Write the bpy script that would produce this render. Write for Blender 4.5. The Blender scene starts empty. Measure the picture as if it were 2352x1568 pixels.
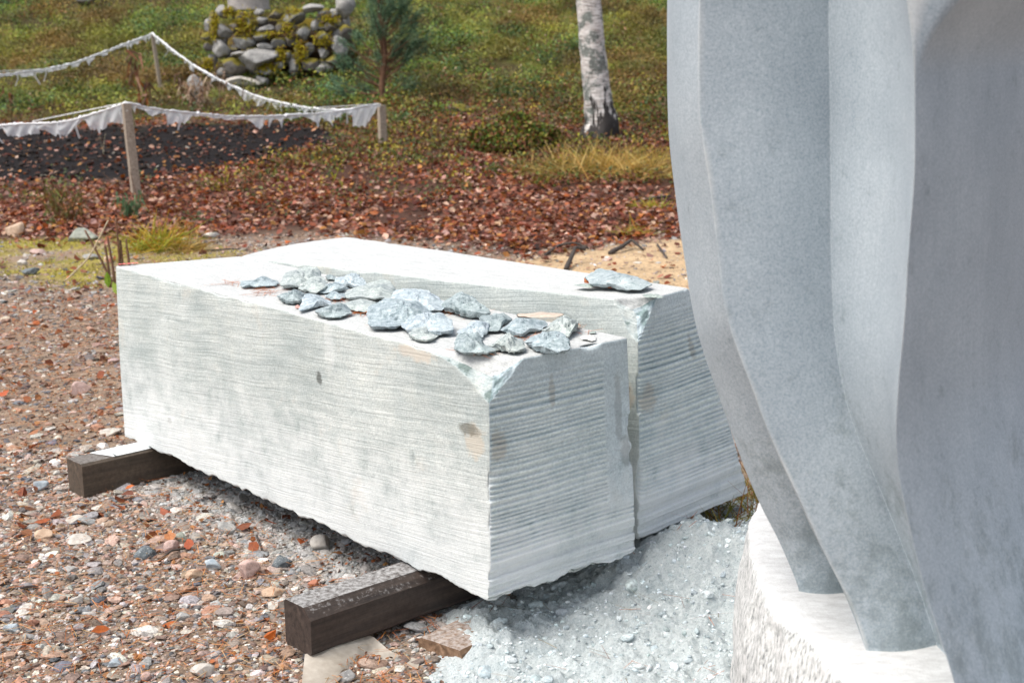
import bpy, bmesh, math, random
import numpy as np
from mathutils import Vector, Matrix

random.seed(7)
RNG = np.random.default_rng(7)
scene = bpy.context.scene
col = scene.collection

# ------------------------------------------------------------------ camera
F_PX, PITCH, ROLL, CAM_H = 3271.5, 0.21088, -0.01534, 1.5
PW, PH = 2352.0, 1568.0
_F = np.array([0, math.cos(PITCH), -math.sin(PITCH)])
_U0 = np.array([0, math.sin(PITCH), math.cos(PITCH)])
_R0 = np.array([1.0, 0, 0])
_R = _R0 * math.cos(ROLL) + _U0 * math.sin(ROLL)
_U = -_R0 * math.sin(ROLL) + _U0 * math.cos(ROLL)
CAM = np.array([0, 0, CAM_H])
cd = bpy.data.cameras.new("camera")
cam = bpy.data.objects.new("camera", cd)
col.objects.link(cam)
m = Matrix(((_R[0], _U[0], -_F[0]), (_R[1], _U[1], -_F[1]), (_R[2], _U[2], -_F[2]))).to_4x4()
m.translation = Vector(CAM)
cam.matrix_world = m
cd.sensor_width = 36.0
cd.lens = 36.0 * F_PX / PW
cd.clip_start = 0.05
cd.clip_end = 500
cd.dof.use_dof = True
cd.dof.focus_distance = 3.6
cd.dof.aperture_fstop = 6.5
scene.camera = cam

# ------------------------------------------------------------------ sky, sun
SUN_EL, SUN_AZ = math.radians(62), math.radians(-112)   # azimuth from +Y, negative = to the left
w = bpy.data.worlds.new("World"); scene.world = w; w.use_nodes = True
nt = w.node_tree; nt.nodes.clear()
sky = nt.nodes.new("ShaderNodeTexSky"); sky.sky_type = 'NISHITA'; sky.sun_disc = False
sky.sun_elevation = SUN_EL; sky.sun_rotation = SUN_AZ
sky.air_density = 1.0; sky.dust_density = 3.0; sky.ozone_density = 1.0
hsv = nt.nodes.new("ShaderNodeHueSaturation"); hsv.inputs['Saturation'].default_value = 0.5
bg = nt.nodes.new("ShaderNodeBackground"); bg.inputs[1].default_value = 0.125
wo = nt.nodes.new("ShaderNodeOutputWorld")
nt.links.new(sky.outputs[0], hsv.inputs['Color']); nt.links.new(hsv.outputs[0], bg.inputs[0]); nt.links.new(bg.outputs[0], wo.inputs[0])
sl = bpy.data.lights.new("sun", 'SUN'); sl.energy = 2.0; sl.angle = math.radians(40); sl.color = (1.0, 0.94, 0.86)
so = bpy.data.objects.new("sun", sl); col.objects.link(so)
sd = Vector((math.sin(SUN_AZ) * math.cos(SUN_EL), math.cos(SUN_AZ) * math.cos(SUN_EL), math.sin(SUN_EL)))
so.rotation_euler = sd.to_track_quat('Z', 'Y').to_euler()
vs = scene.view_settings
vs.view_transform = 'Standard'; vs.look = 'None'; vs.gamma = 1.0; vs.use_curve_mapping = False
vs.exposure = 0.85

# ------------------------------------------------------------------ geometry helpers
def ray(u, v):
    d = _F * F_PX + _R * (u - PW / 2) - _U * (v - PH / 2)
    return d / d[1]
def PY(u, v, Y):
    return CAM + ray(u, v) * Y
def PZ(u, v, z):
    r = ray(u, v); return CAM + r * ((z - CAM_H) / r[2])

def _h(i):
    s = np.sin(i[..., 0] * 127.1 + i[..., 1] * 311.7 + i[..., 2] * 74.7) * 43758.5453
    return s - np.floor(s)
def vnoise(P):
    P = np.asarray(P, float); i = np.floor(P); f = P - i; u = f * f * (3 - 2 * f)
    out = 0
    for a in (0, 1):
        for b in (0, 1):
            for c in (0, 1):
                wgt = (u[..., 0] if a else 1 - u[..., 0]) * (u[..., 1] if b else 1 - u[..., 1]) * (u[..., 2] if c else 1 - u[..., 2])
                out = out + wgt * _h(i + np.array([a, b, c]))
    return out * 2 - 1
def fbm(P, s=1.0, o=4, seed=0.0):
    P = np.asarray(P, float) * s + seed * 17.3
    a, t = 1.0, 0
    for k in range(o):
        t = t + a * vnoise(P); P = P * 2.03 + 5.1; a *= .5
    return t / 1.9
def xyz(x, y, z=0.0):
    x, y = np.broadcast_arrays(np.asarray(x, float), np.asarray(y, float))
    return np.stack([x, y, np.zeros_like(x) + z], -1)
def sstep(a, b, x):
    t = np.clip((x - a) / (b - a), 0, 1); return t * t * (3 - 2 * t)

_PY = np.array([-20, 0, 9.5, 11.5, 13.3, 14.6, 16, 17.5, 20.5, 23.5, 27, 40, 80.])
_PZ = np.array([0, 0, 0, .03, .085, .18, .308, .485, .86, 1.39, 2.16, 6.0, 16.])
def gz_base(x, y):
    x = np.asarray(x, float); y = np.asarray(y, float)
    z = sum(np.interp(y + d, _PY, _PZ) for d in (-.6, -.3, 0, .3, .6)) / 5
    z = z + .02 * x * sstep(10, 20, y)
    z = z - .055 * (1 - sstep(3.0, 4.1, y)) * sstep(-3.5, -1.0, x)
    return z
def gz(x, y):
    x = np.asarray(x, float); y = np.asarray(y, float)
    P = xyz(x, y)
    hill = sstep(15.5, 20, y)
    z = gz_base(x, y) + fbm(P, .35, 3, 1) * .25 * sstep(19, 26, y) + fbm(P, 1.3, 3, 2) * .09 * hill
    z = z + fbm(P, 1.1, 3, 3) * .035 * sstep(7, 11, y) + fbm(P, 2.5, 3, 4) * .008
    return z
def G(u, v):
    r = ray(u, v); lo = 2.0; Y = 2.0
    prev = None
    while Y < 70:
        p = CAM + r * Y
        if p[2] < float(gz(p[0], p[1])):
            a, b = (prev or Y), Y
            for _ in range(18):
                mid = (a + b) / 2; p = CAM + r * mid
                if p[2] < float(gz(p[0], p[1])): b = mid
                else: a = mid
            return CAM + r * b
        prev = Y; Y *= 1.02
    return CAM + r * 40

def mesh(name, V, faces, mat=None, parent=None, colors=None, uv=None, smooth=False, mats=None, midx=None):
    """V (n,3); faces: (m,k) array or list of arrays; colors per vertex (n,3); uv per loop (l,2)"""
    V = np.asarray(V, np.float32)
    fl = faces if isinstance(faces, list) else [faces]
    fl = [np.asarray(f, np.int32) for f in fl if len(f)]
    me = bpy.data.meshes.new(name)
    me.vertices.add(len(V)); me.vertices.foreach_set("co", V.ravel())
    nl = sum(f.size for f in fl); nf = sum(len(f) for f in fl)
    me.loops.add(nl); me.polygons.add(nf)
    me.loops.foreach_set("vertex_index", np.concatenate([f.ravel() for f in fl]))
    tot = np.concatenate([np.full(len(f), f.shape[1], np.int32) for f in fl])
    st = np.concatenate([[0], np.cumsum(tot)[:-1]]).astype(np.int32)
    me.polygons.foreach_set("loop_start", st); me.polygons.foreach_set("loop_total", tot)
    if midx is not None: me.polygons.foreach_set("material_index", np.asarray(midx, np.int32))
    me.polygons.foreach_set("use_smooth", np.full(nf, smooth))
    if uv is not None:
        l = me.uv_layers.new(name="UVMap"); l.data.foreach_set("uv", np.asarray(uv, np.float32).ravel())
    if colors is not None:
        a = me.color_attributes.new("Col", 'FLOAT_COLOR', 'POINT')
        c = np.ones((len(V), 4), np.float32); c[:, :3] = colors
        a.data.foreach_set("color", c.ravel())
    me.update(calc_edges=True); me.validate()
    for mm in (mats or ([mat] if mat else [])): me.materials.append(mm)
    o = bpy.data.objects.new(name, me); col.objects.link(o)
    if parent is not None: o.parent = parent
    return o
def tag(o, label=None, cat=None, group=None, kind=None):
    if label: o['label'] = label
    if cat: o['category'] = cat
    if group: o['group'] = group
    if kind: o['kind'] = kind
    return o
def empty(name, loc=(0, 0, 0)):
    o = bpy.data.objects.new(name, None); o.location = Vector(loc); col.objects.link(o); return o
def child(o, root):
    """mesh built in world coordinates under an empty at root.location"""
    o.parent = root
    loc = np.array(root.location)
    n = len(o.data.vertices); c = np.empty(n * 3, np.float32); o.data.vertices.foreach_get("co", c)
    c = c.reshape(-1, 3) - loc.astype(np.float32); o.data.vertices.foreach_set("co", c.ravel()); o.data.update()
    return o
def recentre(o):
    """put a world-space mesh's origin at its base centre"""
    n = len(o.data.vertices); c = np.empty(n * 3, np.float32); o.data.vertices.foreach_get("co", c)
    c = c.reshape(-1, 3); lo, hi = c.min(0), c.max(0); p = np.array([(lo[0] + hi[0]) / 2, (lo[1] + hi[1]) / 2, lo[2]], np.float32)
    o.data.vertices.foreach_set("co", (c - p).ravel()); o.data.update(); o.location = Vector([float(q) for q in p])
    return o

def grid_faces(nr, nc, wrap=False):
    r = np.arange(nr - 1)[:, None]; c = np.arange(nc if wrap else nc - 1)[None, :]
    c1 = (c + 1) % nc
    a = r * nc + c; b = r * nc + c1; d = (r + 1) * nc + c; e = (r + 1) * nc + c1
    return np.stack([a, b, e, d], -1).reshape(-1, 4)
_ico = {}
def ico(n):
    if n not in _ico:
        bm = bmesh.new(); bmesh.ops.create_icosphere(bm, subdivisions=n, radius=1)
        _ico[n] = (np.array([v.co[:] for v in bm.verts]), np.array([[v.index for v in f.verts] for f in bm.faces])); bm.free()
    return _ico[n]
def rotm(rx, ry, rz):
    return np.array(Matrix.Rotation(rz, 3, 'Z') @ Matrix.Rotation(ry, 3, 'Y') @ Matrix.Rotation(rx, 3, 'X'))
def rock_v(seed, n=4, planes=14, rough=.05, dmin=.5, dmax=.85):
    rg = np.random.default_rng(seed); V, Fc = ico(n); V = V.copy()
    for k in range(planes):
        nn = rg.normal(size=3); nn /= np.linalg.norm(nn); d = rg.uniform(dmin, dmax)
        s = V @ nn - d; V -= nn * np.maximum(s, 0)[:, None] * .93
    N = V / np.linalg.norm(V, axis=1)[:, None]
    V = V + N * (fbm(V, 2.2, 4, seed) * rough * 1.6 + fbm(V, 9, 3, seed + 3) * rough * .5)[:, None]
    V /= np.abs(V).max(0)
    return V, Fc
def tube_v(pts, radii, sides=8, seed=0, rough=0.0, cap=True):
    pts = np.asarray(pts, float); n = len(pts); radii = np.broadcast_to(radii, n)
    T = np.gradient(pts, axis=0); T /= np.linalg.norm(T, axis=1)[:, None] + 1e-9
    up = np.array([0, 0, 1.]) if abs(T[0][2]) < .9 else np.array([0, 1., 0])
    V = []
    for i in range(n):
        a = np.cross(T[i], up); a /= np.linalg.norm(a) + 1e-9; b = np.cross(T[i], a)
        th = np.linspace(0, 2 * np.pi, sides, endpoint=False)
        V.append(pts[i] + radii[i] * (np.cos(th)[:, None] * a + np.sin(th)[:, None] * b))
    V = np.concatenate(V)
    Fc = [grid_faces(n, sides, True)]
    if rough: V = V + (fbm(V, 30, 3, seed) * rough)[:, None] * (V - np.repeat(pts, sides, 0)) / (np.repeat(radii, sides)[:, None] + 1e-9)
    if cap:
        Fc.append(np.arange(sides)[::-1][None, :]); Fc.append((np.arange(sides) + (n - 1) * sides)[None, :])
    return V, Fc
def catmull(pts, n):
    pts = np.asarray(pts, float); m_ = len(pts)
    d = np.concatenate([[0], np.cumsum(np.linalg.norm(np.diff(pts, axis=0), axis=1))])
    t = np.linspace(0, d[-1], n); out = np.stack([np.interp(t, d, pts[:, k]) for k in range(pts.shape[1])], 1)
    k = max(1, n // (m_ * 3))
    pad = np.concatenate([np.repeat(out[:1], k, 0), out, np.repeat(out[-1:], k, 0)])
    ker = np.ones(2 * k + 1) / (2 * k + 1)
    sm = np.stack([np.convolve(pad[:, j], ker, 'valid') for j in range(out.shape[1])], 1)
    sm[0] = out[0]; sm[-1] = out[-1]
    return sm
def blades(base, dirs, length, width, colors, bend=.3, taper=.15, seg=2, face=None):
    """ribbon leaves: base (n,3), dirs (n,3) -> verts, faces, cols"""
    n = len(base); dirs = dirs / (np.linalg.norm(dirs, axis=1)[:, None] + 1e-9)
    side = np.cross(dirs, RNG.normal(size=(n, 3)) if face is None else face); side /= np.linalg.norm(side, axis=1)[:, None] + 1e-9
    length = np.broadcast_to(length, n)[:, None]; width = np.broadcast_to(width, n)[:, None]
    bd = np.cross(side, dirs) * np.broadcast_to(bend, n)[:, None]
    droop = np.array([0, 0, -1.]) * np.abs(np.broadcast_to(bend, n)[:, None]) * .6
    rows = []
    for k in range(seg + 1):
        t = k / seg
        c = base + dirs * length * t + (bd * .4 + droop) * length * t * t
        wd = width * (1 - (1 - taper) * t ** 1.5) * .5
        rows += [c - side * wd, c + side * wd]
    V = np.stack(rows, 1).reshape(-1, 3)
    k2 = 2 * (seg + 1); b = np.arange(n)[:, None] * k2
    Fc = np.concatenate([np.stack([b[:, 0] + 2 * k, b[:, 0] + 2 * k + 1, b[:, 0] + 2 * k + 3, b[:, 0] + 2 * k + 2], 1) for k in range(seg)])
    return V, Fc, np.repeat(np.asarray(colors), k2, 0)
def leaves(base, N, L, Wd, colors, curl=.25):
    """six-point pointed oval leaves lying roughly in plane with normal N, folded along midrib"""
    n = len(base); N = N / np.linalg.norm(N, axis=1)[:, None]
    a = np.cross(N, RNG.normal(size=(n, 3))); a /= np.linalg.norm(a, axis=1)[:, None]; b = np.cross(N, a)
    L = np.broadcast_to(L, n)[:, None] * .5; Wd = np.broadcast_to(Wd, n)[:, None] * .5
    cu = (RNG.uniform(-.2, 1, n) * curl)[:, None]; cv = (RNG.uniform(-.3, 1, n) * curl)[:, None]
    pts = [base - a * L + N * L * cu, base - a * L * .3 - b * Wd + N * Wd * cv * 2, base + a * L * .45 - b * Wd * .8 + N * Wd * cv * 2,
           base + a * L + N * L * cu, base + a * L * .45 + b * Wd * .8 + N * Wd * cv * 2, base - a * L * .3 + b * Wd + N * Wd * cv * 2]
    V = np.stack(pts, 1).reshape(-1, 3); k = np.arange(n)[:, None] * 6
    Fc = np.concatenate([np.concatenate([k, k + 1, k + 2, k + 3], 1), np.concatenate([k, k + 3, k + 4, k + 5], 1)])
    return V, Fc, np.repeat(np.asarray(colors), 6, 0)
def pick(pal, n, jit=.15):
    pal = np.array(pal); c = pal[RNG.integers(0, len(pal), n)]
    return np.clip(c * (1 + RNG.normal(size=(n, 1)) * jit) * (1 + RNG.normal(size=(n, 3)) * jit * .12), .004, .9)
def in_poly(x, y, poly):
    x = np.asarray(x); y = np.asarray(y); ins = np.zeros(x.shape, bool); n = len(poly)
    for i in range(n):
        x1, y1 = poly[i]; x2, y2 = poly[(i + 1) % n]
        c = ((y1 > y) != (y2 > y)) & (x < (x2 - x1) * (y - y1) / (y2 - y1 + 1e-12) + x1); ins ^= c
    return ins
def sdist(x, y, poly):
    """signed distance, positive inside"""
    x = np.asarray(x, float); y = np.asarray(y, float); d = np.full(x.shape, 1e9)
    for i in range(len(poly)):
        x1, y1 = poly[i]; x2, y2 = poly[(i + 1) % len(poly)]
        dx, dy = x2 - x1, y2 - y1; t = np.clip(((x - x1) * dx + (y - y1) * dy) / (dx * dx + dy * dy + 1e-12), 0, 1)
        d = np.minimum(d, np.hypot(x - x1 - t * dx, y - y1 - t * dy))
    return np.where(in_poly(x, y, poly), d, -d)

# ------------------------------------------------------------------ materials
def new_mat(name):
    mt = bpy.data.materials.new(name); mt.use_nodes = True; t = mt.node_tree
    return mt, t, t.nodes["Principled BSDF"]
def nd(t, typ, **kw):
    n = t.nodes.new(typ)
    for k, v in kw.items():
        if k.startswith('i_'): n.inputs[k[2:].replace('_', ' ')].default_value = v
        else: setattr(n, k, v)
    return n
def noise_n(t, vec, scale, detail=5, rough=.6, dist=0):
    n = nd(t, "ShaderNodeTexNoise"); n.inputs['Scale'].default_value = scale; n.inputs['Detail'].default_value = detail
    n.inputs['Roughness'].default_value = rough; n.inputs['Distortion'].default_value = dist
    if vec is not None: t.links.new(vec, n.inputs['Vector'])
    return n.outputs['Fac']
def ramp(t, fac, stops):
    r = nd(t, "ShaderNodeValToRGB"); e = r.color_ramp.elements
    e[0].position, e[0].color = stops[0][0], (*stops[0][1], 1); e[1].position, e[1].color = stops[-1][0], (*stops[-1][1], 1)
    for p, c in stops[1:-1]:
        q = e.new(p); q.color = (*c, 1)
    t.links.new(fac, r.inputs[0]); return r.outputs[0]
def mix(t, fac, a, b, mode='MIX'):
    n = nd(t, "ShaderNodeMix", data_type='RGBA', blend_type=mode)
    for s, x in ((n.inputs['Factor'], fac), (n.inputs['A'], a), (n.inputs['B'], b)):
        if isinstance(x, (int, float)): s.default_value = x
        elif isinstance(x, tuple): s.default_value = (*x, 1)
        else: t.links.new(x, s)
    return n.outputs['Result']
def math_n(t, op, a, b=0.0):
    n = nd(t, "ShaderNodeMath", operation=op)
    for s, x in ((n.inputs[0], a), (n.inputs[1], b)):
        if isinstance(x, (int, float)): s.default_value = x
        else: t.links.new(x, s)
    return n.outputs[0]
def bump(t, b, h, strength, dist, prev=None):
    n = nd(t, "ShaderNodeBump"); n.inputs['Strength'].default_value = strength; n.inputs['Distance'].default_value = dist
    t.links.new(h, n.inputs['Height'])
    if prev is not None: t.links.new(prev, n.inputs['Normal'])
    if b is not None: t.links.new(n.outputs[0], b.inputs['Normal'])
    return n.outputs[0]
def mapping(t, vec, scale, rot=(0, 0, 0)):
    n = nd(t, "ShaderNodeMapping"); n.inputs['Scale'].default_value = scale; n.inputs['Rotation'].default_value = rot
    t.links.new(vec, n.inputs['Vector']); return n.outputs[0]

def mat_col(name, rough=.7, ns=60, amt=.25, bmp=0.0, bd=.003, trans=0.0, spec=.3, sat=1.1):
    """vertex-colour albedo varied by a little noise"""
    mt, t, b = new_mat(name); a = nd(t, "ShaderNodeAttribute", attribute_name="Col")
    tc = nd(t, "ShaderNodeTexCoord").outputs['Object']; f = noise_n(t, tc, ns, 4, .65)
    m_ = ramp(t, f, [(.3, (1 - amt * 1.3,) * 3), (.7, (1 + amt,) * 3)])
    hs = nd(t, "ShaderNodeHueSaturation"); hs.inputs['Saturation'].default_value = sat; hs.inputs['Value'].default_value = .94; t.links.new(a.outputs['Color'], hs.inputs['Color'])
    c = mix(t, 1.0, hs.outputs[0], m_, 'MULTIPLY'); t.links.new(c, b.inputs['Base Color'])
    b.inputs['Roughness'].default_value = rough; b.inputs['Specular IOR Level'].default_value = spec
    if bmp: bump(t, b, f, bmp, bd)
    if trans:
        tr = nd(t, "ShaderNodeBsdfTranslucent"); t.links.new(c, tr.inputs[0]); ms = nd(t, "ShaderNodeMixShader"); ms.inputs[0].default_value = trans
        out = t.nodes["Material Output"]; t.links.new(b.outputs[0], ms.inputs[1]); t.links.new(tr.outputs[0], ms.inputs[2]); t.links.new(ms.outputs[0], out.inputs[0])
    return mt
M_LEAF = mat_col("leaf", .55, 90, .2, trans=.25)
M_PEB = mat_col("pebble", .6, 130, .4, .3, .002, sat=.92)
M_NEEDLE = mat_col("needle", .6, 50, .2)
M_SOIL = mat_col("clod", .9, 80, .4, .4, .004)

def mat_stone(name, c0, c1, speck=None, scale=40, bd=.003, rough=.8, moss=None, gen='Object', spec=.25):
    mt, t, b = new_mat(name); tc = nd(t, "ShaderNodeTexCoord").outputs[gen]
    f = noise_n(t, tc, scale, 6, .7); g = noise_n(t, tc, scale * .15, 3, .5)
    c = ramp(t, f, [(.32, c0), (.68, c1)])
    c = mix(t, 1.0, c, ramp(t, g, [(.3, (.82, .82, .84)), (.7, (1.12, 1.1, 1.06))]), 'MULTIPLY')
    if speck:
        h = noise_n(t, tc, scale * 5, 2, .5); c = mix(t, ramp(t, h, [(.6, (0, 0, 0)), (.68, (1, 1, 1))]), c, speck)
    if moss:
        geo = nd(t, "ShaderNodeNewGeometry"); sx = nd(t, "ShaderNodeSeparateXYZ"); t.links.new(geo.outputs['Normal'], sx.inputs[0])
        k = noise_n(t, tc, scale * .25, 4, .6); s = math_n(t, 'ADD', math_n(t, 'MULTIPLY', sx.outputs['Z'], .35), k)
        mc = ramp(t, f, [(.3, tuple(x * .5 for x in moss)), (.7, moss)])
        c = mix(t, ramp(t, s, [(.58, (0, 0, 0)), (.72, (1, 1, 1))]), c, mc)
    t.links.new(c, b.inputs['Base Color']); b.inputs['Roughness'].default_value = rough; b.inputs['Specular IOR Level'].default_value = spec
    n1 = bump(t, None, g, .4, bd * 4); bump(t, b, f, .8, bd, n1)
    return mt
# ------------------------------------------------------------------ ground
def W2(pts):
    out = []
    for u, v in pts:
        p = G(u, v); out.append((p[0], p[1]))
    return out
Z_SOIL = W2([(-300, 278), (60, 292), (230, 296), (450, 282), (640, 286), (800, 308), (745, 362), (580, 382), (420, 405), (330, 425), (200, 425), (60, 425), (-300, 450)])
Z_LEAF = W2([(-300, 445), (60, 425), (330, 425), (420, 400), (560, 378), (720, 330), (1000, 335), (1130, 350), (1280, 405), (1570, 395), (1800, 420), (1900, 560), (1540, 548), (1250, 585), (1000, 560), (800, 543), (560, 520), (-300, 520)])
Z_MOSS = W2([(-300, 540), (0, 545), (250, 548), (520, 560), (540, 582), (430, 600), (260, 610), (190, 660), (60, 630), (-300, 620)])
Z_SAND = W2([(1180, 600), (1300, 578), (1520, 545), (1900, 560), (1900, 800), (1500, 720), (1250, 640)])
Z_HEATH = W2([(-400, 285), (60, 285), (230, 288), (450, 275), (620, 282), (760, 300), (880, 308), (960, 262), (1100, 240), (1250, 250), (1400, 262), (1570, 250), (2200, 250)]) + [(30, 70), (-30, 70)]
def zones(x, y):
    P = xyz(x, y); n = fbm(P, 1.6, 4, 11) * .35; n2 = fbm(P, 5, 3, 12) * .1
    j = n + n2
    f = lambda poly, wd, k=1.0: sstep(-wd, wd, sdist(x, y, poly) + j * k)
    so_, he_ = f(Z_SOIL, .25), f(Z_HEATH, .9, 2.6)
    lf_ = np.maximum(f(Z_LEAF, .35), sstep(10.3, 11.5, y + j) * (1 - so_) * (1 - he_))
    return dict(soil=so_, leaf=lf_, moss=f(Z_MOSS, .25, .8), sand=f(Z_SAND, .2, .7), heath=he_)
xs = np.concatenate([np.linspace(-90, -13, 40), np.linspace(-12.5, -3.1, 90), np.linspace(-3, 3, 200), np.linspace(3.1, 12.5, 90), np.linspace(13, 90, 40)])
ys = np.concatenate([np.linspace(-15, 1.8, 14), np.linspace(2, 6.5, 160), np.linspace(6.55, 12, 110), np.linspace(12.1, 30, 220), np.linspace(30.5, 80, 50)])
X, Y = np.meshgrid(xs, ys); x, y = X.ravel(), Y.ravel()
z = gz(x, y); zn = zones(x, y); P = xyz(x, y)
z = z + zn['soil'] * (.03 + fbm(P, 3.5, 4, 21) * .05)
base = np.tile(np.array([.27, .205, .155]), (len(x), 1)); gn = fbm(P, 7, 4, 31)[:, None]
base *= 1 + .35 * gn
def over(c, k):
    global base
    base = base * (1 - k[:, None]) + np.array(c) * (1 + .3 * gn) * k[:, None]
over((.055, .045, .018), zn['heath']); over((.075, .038, .026), zn['leaf'])
over((.30, .26, .06), zn['moss'] * sstep(-.25, .25, fbm(P, 2.2, 3, 41) + .15)); over((.50, .375, .235), zn['sand']); over((.011, .009, .0095), zn['soil'])
hm = zn['heath'] * sstep(.05, .3, fbm(P, 1.2, 3, 51)); over((.09, .095, .018), hm)
BXP = [tuple(PZ(u, v, .1)[:2]) for u, v in ((1128, 1385), (285, 1003), (560, 900), (1464, 1272))]
over((.36, .37, .36), .85 * sstep(-.22, .02, sdist(x, y, BXP) + fbm(P, 6, 3, 77) * .08))
mg, t, b = new_mat("ground")
a = nd(t, "ShaderNodeAttribute", attribute_name="Col"); tc = nd(t, "ShaderNodeTexCoord").outputs['Object']
f1 = noise_n(t, tc, 28, 8, .75); f2 = noise_n(t, tc, 140, 4, .7)
c = mix(t, 1.0, a.outputs['Color'], ramp(t, f1, [(.3, (.5, .5, .52)), (.7, (1.45, 1.42, 1.38))]), 'MULTIPLY')
c = mix(t, 1.0, c, ramp(t, f2, [(.3, (.6, .6, .6)), (.7, (1.4, 1.35, 1.3))]), 'MULTIPLY')
t.links.new(c, b.inputs['Base Color']); b.inputs['Roughness'].default_value = .9; b.inputs['Specular IOR Level'].default_value = .15
n1 = bump(t, None, f1, .7, .02); bump(t, b, f2, .6, .006, n1)
ground = mesh("ground", np.stack([x, y, z], 1), grid_faces(len(ys), len(xs)), mg, colors=base, smooth=True)
tag(ground, kind='structure', label='stony ground rising to a heath covered slope')
def gz2(x, y):
    P = xyz(x, y); zz = zones(x, y)
    return gz(x, y) + zz['soil'] * (.03 + fbm(P, 3.5, 4, 21) * .05), zz

# ------------------------------------------------------------------ the two sawn stone blocks
ZB = .12
def lerp3(C, s, t_, r):
    s, t_, r = s[:, None], t_[:, None], r[:, None]
    return sum(C[i][j][k] * ((s if i else 1 - s) * (t_ if j else 1 - t_) * (r if k else 1 - r)) for i in (0, 1) for j in (0, 1) for k in (0, 1))
def build_block(name, C, mats, fields, ns=150, ntt=60, nr=240, round_r=.006):
    """hexahedron with corner array C[s][t][r]; s along, t across, r up; dense grids on all faces"""
    L = np.linalg.norm(C[1][0][1] - C[0][0][1]); Wd = np.linalg.norm(C[0][1][1] - C[0][0][1]); H = np.linalg.norm(C[0][0][1] - C[0][0][0])
    Vs, Fs, UV, MI, CL = [], [], [], [], []; off = 0
    dens = lambda n, k=1.6: .5 + .5 * np.sign(np.linspace(-1, 1, n)) * (1 - (1 - np.abs(np.linspace(-1, 1, n))) ** k)
    for ax, side in ((0, 0), (0, 1), (1, 0), (1, 1), (2, 0), (2, 1)):
        nn = [ns, ntt, nr]
        if ax == 0: A = (1, 2)
        elif ax == 1: A = (0, 2)
        else: A = (0, 1)
        ga, gb = dens(nn[A[0]], 1.3), (np.linspace(0, 1, nn[A[1]]) if A[1] == 2 else dens(nn[A[1]], 1.3))
        aa, bb = np.meshgrid(ga, gb); pr = [None] * 3
        pr[A[0]] = aa.ravel(); pr[A[1]] = bb.ravel(); pr[ax] = np.full(aa.size, float(side))
        s, t_, r = pr
        # rounded edges in metric space
        q = np.stack([s * L, t_ * Wd, r * H], 1); hi = np.array([L, Wd, H]); inner = np.clip(q, round_r, hi - round_r)
        d = q - inner; nrm = np.linalg.norm(d, axis=1)[:, None]; q = inner + d / (nrm + 1e-12) * np.minimum(nrm, round_r)
        q2 = q / hi
        V = lerp3(C, q2[:, 0], q2[:, 1], q2[:, 2])
        ea = C[0][0][1] - C[1][0][1]; ea = ea / np.linalg.norm(ea); ea[2] = 0
        ew = C[0][0][1] - C[0][1][1]; ew = ew / np.linalg.norm(ew); ew[2] = 0
        V = fields(V, s, t_, r, L, Wd, H, ea, ew)
        f = grid_faces(len(gb), len(ga)) + off
        flip = (ax == 0 and side == 0) or (ax == 1 and side == 1) or (ax == 2 and side == 0)
        if flip: f = f[:, ::-1]
        if np.linalg.det(np.stack([C[1][0][0] - C[0][0][0], C[0][1][0] - C[0][0][0], C[0][0][1] - C[0][0][0]])) < 0: f = f[:, ::-1]
        met = np.stack([s * L, t_ * Wd, r * H], 1)[:, list(A)]
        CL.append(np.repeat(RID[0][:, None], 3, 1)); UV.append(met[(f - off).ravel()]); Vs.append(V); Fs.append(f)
        MI += [{(0, 0): 1, (2, 1): 2}.get((ax, side), 0)] * len(f); off += len(V)
    o = mesh(name, np.concatenate(Vs), np.concatenate(Fs), uv=np.concatenate(UV), colors=np.concatenate(CL), smooth=True, mats=mats, midx=MI)
    return recentre(o)

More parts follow.
